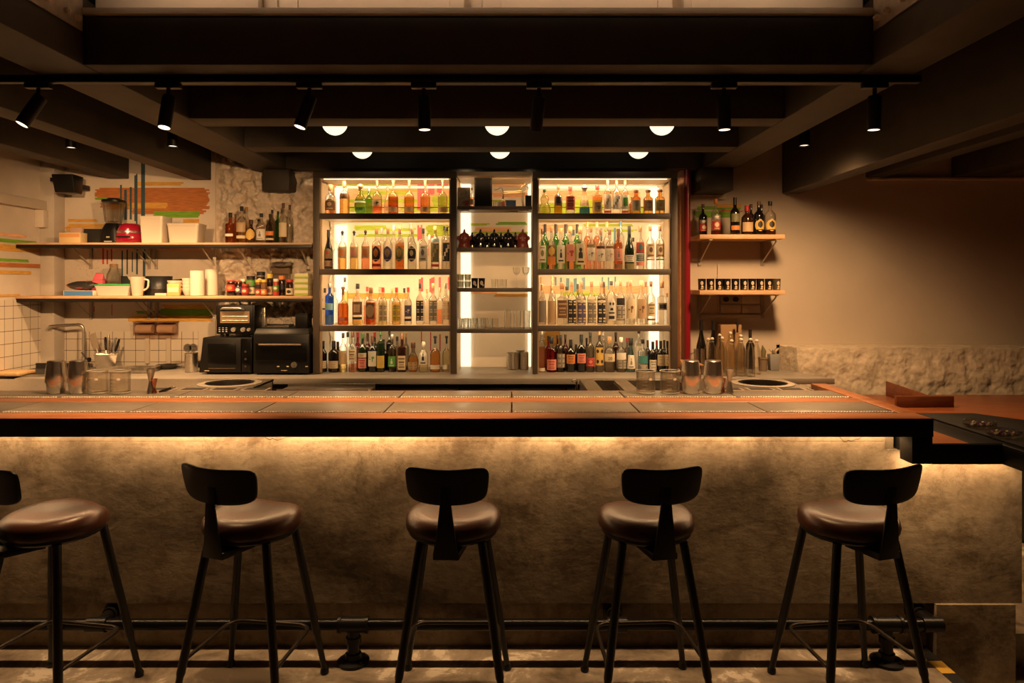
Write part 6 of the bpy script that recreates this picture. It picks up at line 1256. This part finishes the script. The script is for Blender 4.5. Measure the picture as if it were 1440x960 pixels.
# bottles on the counter
z = HC; CW = 'on the counter by the plinth'
shelf_bottle(986, 14, 450, 5.62, z, 'wine', 'black', 'black:foil', None, 'black wine bottle closest to the red pipe, back of the counter', name='wine_bottle', grp='black wine bottles')
shelf_bottle(1003, 14, 450, 5.64, z, 'wine', 'black', 'black:foil', None, 'second black wine bottle from the red pipe, back of the counter', name='wine_bottle', grp='black wine bottles')
shelf_bottle(1055, 12, 463, 5.64, z, 'bord', 'black', 'black:foil', None, 'black wine bottle behind the swing-top bottles', name='wine_bottle', grp='black wine bottles')
carton(1011, 1040, 456, 5.70, z, 'brown cardboard box behind the swing-top bottles', pm('kraft', (.30, .17, .075), .7), .10, (.0, .0 + .98, pm('kraft_face', (.34, .2, .09), .7)))
def swing(px, top, dd, lab):
    R = 12.2 / 2 * dd / F; h_ = Z(top, dd) - z - .0015; t = thing('swing_top_bottle', lab, 'bottle', at(px, dd, z), .5 * (px % 3), 'clear swing-top bottles')
    b = MB(); b.lathe([(.0005, 0), (R * .95, 0), (R, .006), (R, h_ * .60), (R * .93, h_ * .66), (R * .5, h_ * .80), (R * .36, h_ * .86), (R * .36, h_ * .91), (R * .44, h_ * .915), (R * .44, h_ * .94), (.0005, h_ * .94)], seg=22, sq=.75); obj('glass_body', b, glass('swing_glass', (.92, .89, .80), refr=.22), t)
    b = MB(); b.lathe([(R * .34, h_ * .941), (R * .42, h_ * .955), (R * .36, h_ * .985), (.001, h_)], seg=14); obj('stopper', b, cm('white'), t)
    b = MB(); b.tube([(R * .5, 0, h_ * .88), (R * .62, 0, h_ * .93), (0, 0, h_ * .985), (-R * .62, 0, h_ * .93), (-R * .5, 0, h_ * .88)], .0016, 6); b.tube([(R * .45 * math.cos(a), R * .45 * math.sin(a), h_ * .88) for a in [2 * PI * k / 12 for k in range(12)]], .0014, 5, closed=True); obj('wire_clip', b, STEEL, t)
for px_, top, dd, lab in ((1001.5, 474, 5.27, 'swing-top bottle at the pipe end, front line'), (1015.5, 473, 5.22, 'swing-top bottle, second in the front line from the pipe'), (1029, 477, 5.20, 'swing-top bottle, third in the front line from the pipe'), (1042, 475, 5.20, 'swing-top bottle, fourth in the front line from the pipe'), (1055.5, 475, 5.18, 'swing-top bottle at the plinth end, front line'),
                          (996, 475, 5.45, 'swing-top bottle by the mug, middle line'), (1012, 469, 5.40, 'taller swing-top bottle, second in the middle line'), (1027, 466, 5.42, 'tall clear bottle, third in the middle line'), (1041.5, 470, 5.38, 'swing-top bottle, fourth in the middle line'), (1064, 477, 5.32, 'slim swing-top bottle turned sideways by the plant pot')): swing(px_, top, dd, lab)
shelf_bottle(1037, 12, 452, 5.58, z, 'long', 'clear', 'black', None, 'tall thin-necked clear bottle standing at the back of the swing-tops')
t = thing('plant_pot', 'dim clay pot with a pointed sprout beside the swing-top bottles', 'pot', at(1073, 5.52, z)); b = MB(); b.lathe([(.03, 0), (.036, .09), (.04, .092), (.04, .105), (.034, .105), (.001, .09)], seg=22); obj('pot', b, pm('clay_dim', (.2, .14, .09), .7), t); b = MB(); b.tube([(0, 0, .09), (.004, 0, .15), (-.004, 0, .20)], [.014, .02, .002], 10); obj('sprout', b, pm('sprout', (.14, .12, .05), .6), t)
t = thing('flower_box', 'small grey box with a pale flower at the end of the counter', 'flower box', at(1088, 5.56, z)); b = MB(); b.hexa([(-.035, -.03, 0), (.035, -.03, 0), (.035, .03, 0), (-.035, .03, 0)], [(-.04, -.035, .125), (.04, -.035, .125), (.04, .035, .125), (-.04, .035, .125)]); obj('box', b, pm('box_blue_grey', (.26, .25, .24), .6), t, .003); b = MB()
for k in range(9):
    a = k * 2.4; b.tube([(0, 0, .12), (.02 * math.cos(a), .015 * math.sin(a), .15), (.042 * math.cos(a), .03 * math.sin(a), .158 + .008 * (k % 3))], [.003, .008, .001], 6)
obj('flower', b, pm('flower_pale', (.5, .4, .28), .7), t)
t = thing('glass_mug', 'clear handled mug in front of the black wine bottles', 'mug', at(983, 5.30, z)); b = MB(); b.lathe([(.036, 0), (.038, .004), (.04, .19), (.037, .19), (.034, .01), (.001, .008)], seg=24); obj('glass', b, GL_CLEAR, t); b = MB(); b.tube(arc([(-.037, 0, .16), (-.07, 0, .15), (-.065, 0, .07), (-.037, 0, .05)], .02), .006, 8); obj('handle', b, GL_CLEAR, t)
t = thing('wooden_crate', 'small orange-brown wooden crate behind the paired shakers', 'crate', (X(972, 5.16), 5.16, HC + .0015)); b = MB(); b.box(-.06, .06, -.05, .10, .0, .085); obj('crate', b, pm('crate_brown', (.2, .09, .04), .6), t, .003); b = MB(); b.hexa([(-.09, -.06, .0855), (.075, -.06, .0855), (.075, .11, .0855), (-.06, .11, .0855)], [(-.085, -.06, .105), (.075, -.06, .094), (.07, .11, .098), (-.055, .11, .115)]); obj('lid', b, wood('crate_lid', (.34, .15, .06), (.52, .27, .12), (3, 8, 8)), t, .002)
# wooden V-shaped stand and the far table
tb = thing('bench_table', 'reddish wooden table with curved black front edge below the plinth', 'table', (2.9, 5.0, 0)); TZ = .74
fr = [(1.6, 4.585)] + [(X(px, 4.59), 4.585) for px in (1250, 1300, 1345)]
cv = [(2.85, 4.575), (2.95, 4.53), (3.03, 4.44), (3.1, 4.3), (3.2, 4.05), (3.4, 3.7), (4.9, 2.9)]
poly = [(1.95, 4.585)] + cv + [(4.9, 5.36), (2.15, 5.36)]
b = MB(); b.prism([(x - 2.9, y - 5) for x, y in poly], TZ - .028, TZ); obj('table_top', b, wood('table_red_wood', (.16, .045, .014), (.32, .095, .03), (1.2, 9, 9)), tb, .002)
b = MB(); pts = [(1.95, 4.59)] + [(x, y + .006) for x, y in cv]
for (x0, y0), (x1, y1) in zip(pts, pts[1:]): b.hexa([(x0 - 2.9, y0 - 5, .02), (x1 - 2.9, y1 - 5, .02), (x1 - 2.9, y1 - 4.97, .02), (x0 - 2.9, y0 - 4.97, .02)], [(x0 - 2.9, y0 - 5, TZ - .029), (x1 - 2.9, y1 - 5, TZ - .029), (x1 - 2.9, y1 - 4.97, TZ - .029), (x0 - 2.9, y0 - 4.97, TZ - .029)])
obj('front_panel', b, BLACK_PAINT, tb)
b = MB(); b.box(-.75, 1.8, .0, .3, 0, TZ - .03); obj('carcass', b, BLACK_PAINT, tb)
t = thing('wooden_divider', 'low L-shaped dark wooden divider standing on the bench table', 'divider', (X(1279, 5.0), 4.80, TZ + .0015)); b = MB(); b.box(-.20, .19, 0, .022, 0, .075); q0, q1 = Vector((X(1304, 4.84) - X(1279, 5.0), .04, 0)), Vector((X(1246, 5.3) - X(1279, 5.0), .5, 0)); sd = Vector((.012, .014, 0)); b.hexa([q0 - sd * .5, q1 - sd * .5, q1 + sd * .5, q0 + sd * .5], [q0 - sd * .5 + Vector((0, 0, .078)), q1 - sd * .5 + Vector((0, 0, .11)), q1 + sd * .5 + Vector((0, 0, .11)), q0 + sd * .5 + Vector((0, 0, .078))]); obj('boards', b, wood('dark_red_wood', (.10, .028, .012), (.19, .06, .025), (2, 9, 9)), t, .002)
# ================================================================== barkeeper stations and bar tools
ST = .995
def station(xa, xb, label, hole_x, wells, ya=3.58, yb=4.33):
    t = thing('steel_station', label, 'bar station', ((xa + xb) / 2, 3.95, 0)); ox, oy = (xa + xb) / 2, 3.95
    hy, hr = 4.135, .132; b = MB()
    # top plate with a round opening and rectangular wells cut as separate panels
    spans = sorted([(hole_x - .19, hole_x + .19, 'h')] + [(w0, w1, 'w') for w0, w1 in wells]); x = xa
    def pl(x0, x1, y0, y1): 
        if x1 - x0 > .001: b.box(x0 - ox, x1 - ox, y0 - oy, y1 - oy, ST - .012, ST)
    for s0, s1, k in spans:
        pl(x, s0, ya, yb)
        if k == 'w': pl(s0, s1, ya, ya + .08); pl(s0, s1, yb - .06, yb)
        else:
            pl(s0, s1, ya, hy - .19); pl(s0, s1, hy + .19, yb); n = 40; vs = []
            for i in range(n):
                a = 2 * PI * i / n; c_, s_ = math.cos(a), math.sin(a); m_ = max(abs(c_), abs(s_)); vs += [(hole_x + hr * c_ - ox, hy + hr * s_ - oy, ST), (hole_x + .19 * c_ / m_ - ox, hy + .19 * s_ / m_ - oy, ST), (hole_x + hr * c_ - ox, hy + hr * s_ - oy, ST - .06)]
            b.add(vs, [(3 * i, 3 * ((i + 1) % n), 3 * ((i + 1) % n) + 1, 3 * i + 1) for i in range(n)] + [(3 * i, 3 * i + 2, 3 * ((i + 1) % n) + 2, 3 * ((i + 1) % n)) for i in range(n)])
        x = s1
    pl(x, xb, ya, yb); obj('top_plate', b, STEEL, t)
    b = MB(); n = 40; b.lathe([(hr + .005, ST + .001), (hr + .045, ST + .001), (hr + .045, ST + .004), (hr + .005, ST + .006)], (hole_x - ox, hy - oy, 0), 40, cap=False); obj('hole_rim', b, pm('rim_bright', (.66, .6, .52), .3, .5), t)
    b = MB(); b.lathe([(.001, ST - .058), (hr - .002, ST - .058)], (hole_x - ox, hy - oy, 0), 30); obj('hole_shadow_plate', b, BLACK_PAINT, t); t.children[-1].name = 'bin_liner'  # black disc standing in for the shade down the bin hole
    b = MB()
    for k in range(4):
        x0 = hole_x - .34 + k * .17; b.box(x0 - ox, x0 + .14 - ox, 3.845 - oy, 3.935 - oy, ST + .0005, ST + .004)
    obj('slot_frame', b, pm('rim_bright', (.66, .6, .52), .3, .5), t)
    b = MB()
    for k in range(4):
        x0 = hole_x - .34 + k * .17; b.box(x0 + .012 - ox, x0 + .128 - ox, 3.857 - oy, 3.923 - oy, ST + .0045, ST + .006)
    obj('slot', b, BLACK_PAINT, t)
    for w0, w1 in wells:
        b = MB(); b.box(w0 - ox, w1 - ox, ya + .08 - oy, yb - .06 - oy, ST - .26, ST - .25); b.box(w0 - ox, w0 + .004 - ox, ya + .08 - oy, yb - .06 - oy, ST - .25, ST - .013); b.box(w1 - .004 - ox, w1 - ox, ya + .08 - oy, yb - .06 - oy, ST - .25, ST - .013); b.box(w0 - ox, w1 - ox, yb - .064 - oy, yb - .06 - oy, ST - .25, ST - .013); obj('ice_well', b, STEEL, t)
    b = MB(); b.box(xa - ox, xb - ox, yb - .02 - oy, yb - oy, .12, ST - .013); b.box(xa - ox, xa + .015 - ox, ya - oy, yb - oy, .12, ST - .013); b.box(xb - .015 - ox, xb - ox, ya - oy, yb - oy, .12, ST - .013); obj('side_panel', b, STEEL, t)
    for sx in (xa + .03, xb - .03):
        for sy in (ya + .03, yb - .05): b = MB(); b.cyl((sx - ox, sy - oy, 0.001), (sx - ox, sy - oy, .12), .018, 12); obj('leg', b, STEEL, t)
station(-3.3, X(384, 4.33), 'stainless barkeeper station with round bin hole near the sink end', -1.64, [])
station(X(815, 4.33), 1.60, 'stainless barkeeper station with ice wells, behind the paired beakers', X(1080, 4.05), [(X(834, 4.33), X(866, 4.33) - .02), (X(866, 4.33) + .06, X(866, 4.33) + .36)])
t = thing('steel_sink', 'low stainless sink ledge between the two barkeeper stations', 'sink', (-1.0, 4.45, 0)); b = MB(); x0, x1 = X(386, 4.5) + 1.0 + .03, X(520, 4.5) + 1.0; b.box(x0, x1, .0, .22, .885, .90); b.box(x0, x1, -.004, 0, .86, .915); b.box(x0, x1, .22, .23, .86, .92); obj('ledge', b, STEEL, t, .003); b = MB(); b.box(x0 + .02, x1 - .02, .01, .2, .02, .88); obj('cupboard', b, BLACK_PAINT, t)
for sx in (x0 + .05, x1 - .05): b = MB(); b.cyl((sx, .1, .001), (sx, .1, .0195), .02, 10); obj('foot', b, BLACK_PLASTIC, t)
t = thing('steel_spigot', 'small dark tap at the edge of the ice well station', 'tap', (X(811, 4.40), 4.40, .0)); b = MB(); b.box(-.05, .03, -.03, .05, .002, .88); obj('column', b, BLACK_PAINT, t); b = MB(); b.cyl((0, 0, .8805), (0, 0, .955), .008, 10); b.tube(arc([(0, 0, .95), (0, 0, .98), (-.03, -.02, .975)], .015), .007, 8); obj('spout', b, CHROME, t)
# tools standing on the back rail of the bar
zb = HB + .0019; dbar = 3.405
def tool(px): return (X(px, dbar), dbar, zb)
def shaker(px, lab):
    t = thing('cocktail_shaker', lab, 'shaker', tool(px), 0, 'polished steel shakers on the bar'); b = MB(); b.lathe([(.036, .0), (.0375, .003), (.043, .05), (.0455, .09), (.0445, .092), (.001, .091)], seg=36); obj('small_tin', b, POLISHED, t)
    b = MB(); b.lathe([(.0465, .052), (.0475, .055), (.0445, .10), (.0385, .152), (.034, .156), (.001, .157)], seg=36); obj('large_tin', b, POLISHED, t)
shaker(79, 'polished two-part shaker at the sink end of the bar, first of the pair'); shaker(110, 'polished two-part shaker next to the glass beakers, sink-end pair'); shaker(971.5, 'polished two-part shaker next to the lipped beakers, pipe-side pair'); shaker(1003, 'polished two-part shaker beside the slim jigger, pipe-side pair')
for px in (64, 95, 127, 957, 988, 1019):
    pass
def beaker(px, lab):
    t = thing('mixing_beaker', lab, 'beaker', tool(px), 0, 'glass mixing beakers on the bar'); b = MB(); r = .045; b.lathe([(r * .94, 0), (r, .005), (r, .098), (r * 1.07, .104), (r * 1.05, .106), (r * .965, .099), (r * .965, .008), (.001, .006)], seg=32); b.tube([(r * 1.02, 0, .103), (r * 1.25, 0, .106)], [.007, .003], 8); obj('glass', b, glass('beaker_glass', (.92, .89, .83), refr=.15), t); b = MB(); b.tube([(r * 1.05 * math.cos(a), r * 1.05 * math.sin(a), .1062) for a in [2 * PI * k / 36 for k in range(36)]], .0016, 6, closed=True); b.tube([(r * .96 * math.cos(a), r * .96 * math.sin(a), .0035) for a in [2 * PI * k / 36 for k in range(36)]], .0022, 6, closed=True); obj('thick_rim', b, pm('glass_rim', (.55, .50, .42), .12), t)  # pale opaque rings carry the bright glint of the glass edges as colour
    b = MB()
    for i in range(4): wrap(b, lambda q: r, 1, 1, .025 + i * .016, .027 + i * .016, -30, 0, .0006, 0, 4, 1)
    wrap(b, lambda q: r, 1, 1, .064, .076, 8, 30, .0006, 0, 6, 5, 'oval'); obj('white_scale', b, pm('scale_white', (.62, .55, .45), .6), t)
beaker(138, 'glass beaker beside the sink-end shakers'); beaker(169, 'glass beaker beside the sink-end jigger'); beaker(908, 'lipped glass beaker in front of the cabinet, farther from the shakers'); beaker(942, 'lipped glass beaker close to the pipe-side shakers')
for px, lab in ((212, 'slim steel jigger at the sink end of the bar'), (1026, 'slim steel jigger beside the pipe-side shakers')):
    t = thing('jigger', lab, 'jigger', tool(px), 0, 'steel jiggers on the bar'); b = MB(); b.lathe([(.017, 0), (.0185, .002), (.010, .045), (.0085, .055)], seg=24); obj('small_cup', b, STEEL, t); b = MB(); b.lathe([(.0085, .0555), (.012, .075), (.0205, .113), (.0215, .114), (.0195, .114), (.01, .075), (.001, .065)], seg=24); obj('large_cup', b, STEEL, t)
COP = pm('copper', (.60, .24, .13), .25, 1.0)
for px, lab in ((220, 'small copper jigger beside the slim steel jigger, sink end'), (1016.5, 'small copper jigger between shaker and slim jigger, pipe side')):
    t = thing('copper_jigger', lab, 'jigger', (X(px, 3.42), 3.42 if px > 500 else 3.40, zb), 0, 'copper jiggers'); b = MB(); b.lathe([(.012, 0), (.013, .002), (.006, .022), (.006, .028)], seg=20); obj('small_cup', b, COP, t); b = MB(); b.lathe([(.006, .0285), (.014, .066), (.0145, .068), (.012, .067), (.001, .036)], seg=20); obj('large_cup', b, COP, t)
t = thing('citrus_peeler', 'black-handled peeler lying beside the copper jigger at the sink end', 'peeler', (X(233, 3.40), 3.40, zb), .1); b = MB(); b.tube([(-.03, 0, .006), (.0, .002, .014), (.028, .0, .024)], [.005, .008, .006], 10); obj('handle', b, BLACK_PLASTIC, t); b = MB(); b.box(.026, .045, -.008, .008, .022, .03); obj('blade', b, POLISHED, t, .002)
# ================================================================== added fill lights out of view and render settings
light('AREA', 'ceiling_washer', (-.14, 2.45, 2.98), 5, (1, .68, .44), 3.0, .08, target=(-.14, 3.5, 3.0), spread=70)  # added light that brightens the cream steel channel
light('AREA', 'room_lamp', (0, -1.0, 3.0), .8, (1, .60, .30), .6, .6, target=(0, -.6, 0))  # added dim fill from the unseen part of the room
light('AREA', 'wall_washer', (.5, -2.4, 3.0), 5, (1, .62, .32), 5.0, .15, target=(.5, -3.2, 1.4))  # added to light the unseen wall that polished steel reflects
light('AREA', 'room_lamp', (0, -1.0, 3.0), 1.0, (1, .60, .30), .6, .6, target=(0, -.6, 0))  # second added fill at the same spot
w = bpy.data.worlds.new('dim_room'); SC.world = w; w.use_nodes = True
w.node_tree.nodes['Background'].inputs[0].default_value = (1, .6, .35, 1); w.node_tree.nodes['Background'].inputs[1].default_value = .004
SC.view_settings.view_transform = 'Standard'; SC.view_settings.look = 'None'; SC.view_settings.gamma = 1.0; SC.view_settings.use_curve_mapping = False
SC.view_settings.exposure = 0.0
cy = SC.cycles; cy.max_bounces = 10; cy.diffuse_bounces = 4; cy.glossy_bounces = 4; cy.transmission_bounces = 8; cy.transparent_max_bounces = 24
cy.caustics_reflective = False; cy.caustics_refractive = True; cy.sample_clamp_indirect = 4.0; cy.blur_glossy = .5
try: cy.use_denoising = True; cy.use_light_tree = True
except Exception: pass
dups = {k: v for k, v in LABELS.items() if len(v) > 1}
if dups: print('DUP LABELS', dups)
import re
longs = [k for k in LABELS if len(re.findall(r"[A-Za-z0-9][A-Za-z0-9'-]*", k)) > 16]
if longs: print('LONG', longs)
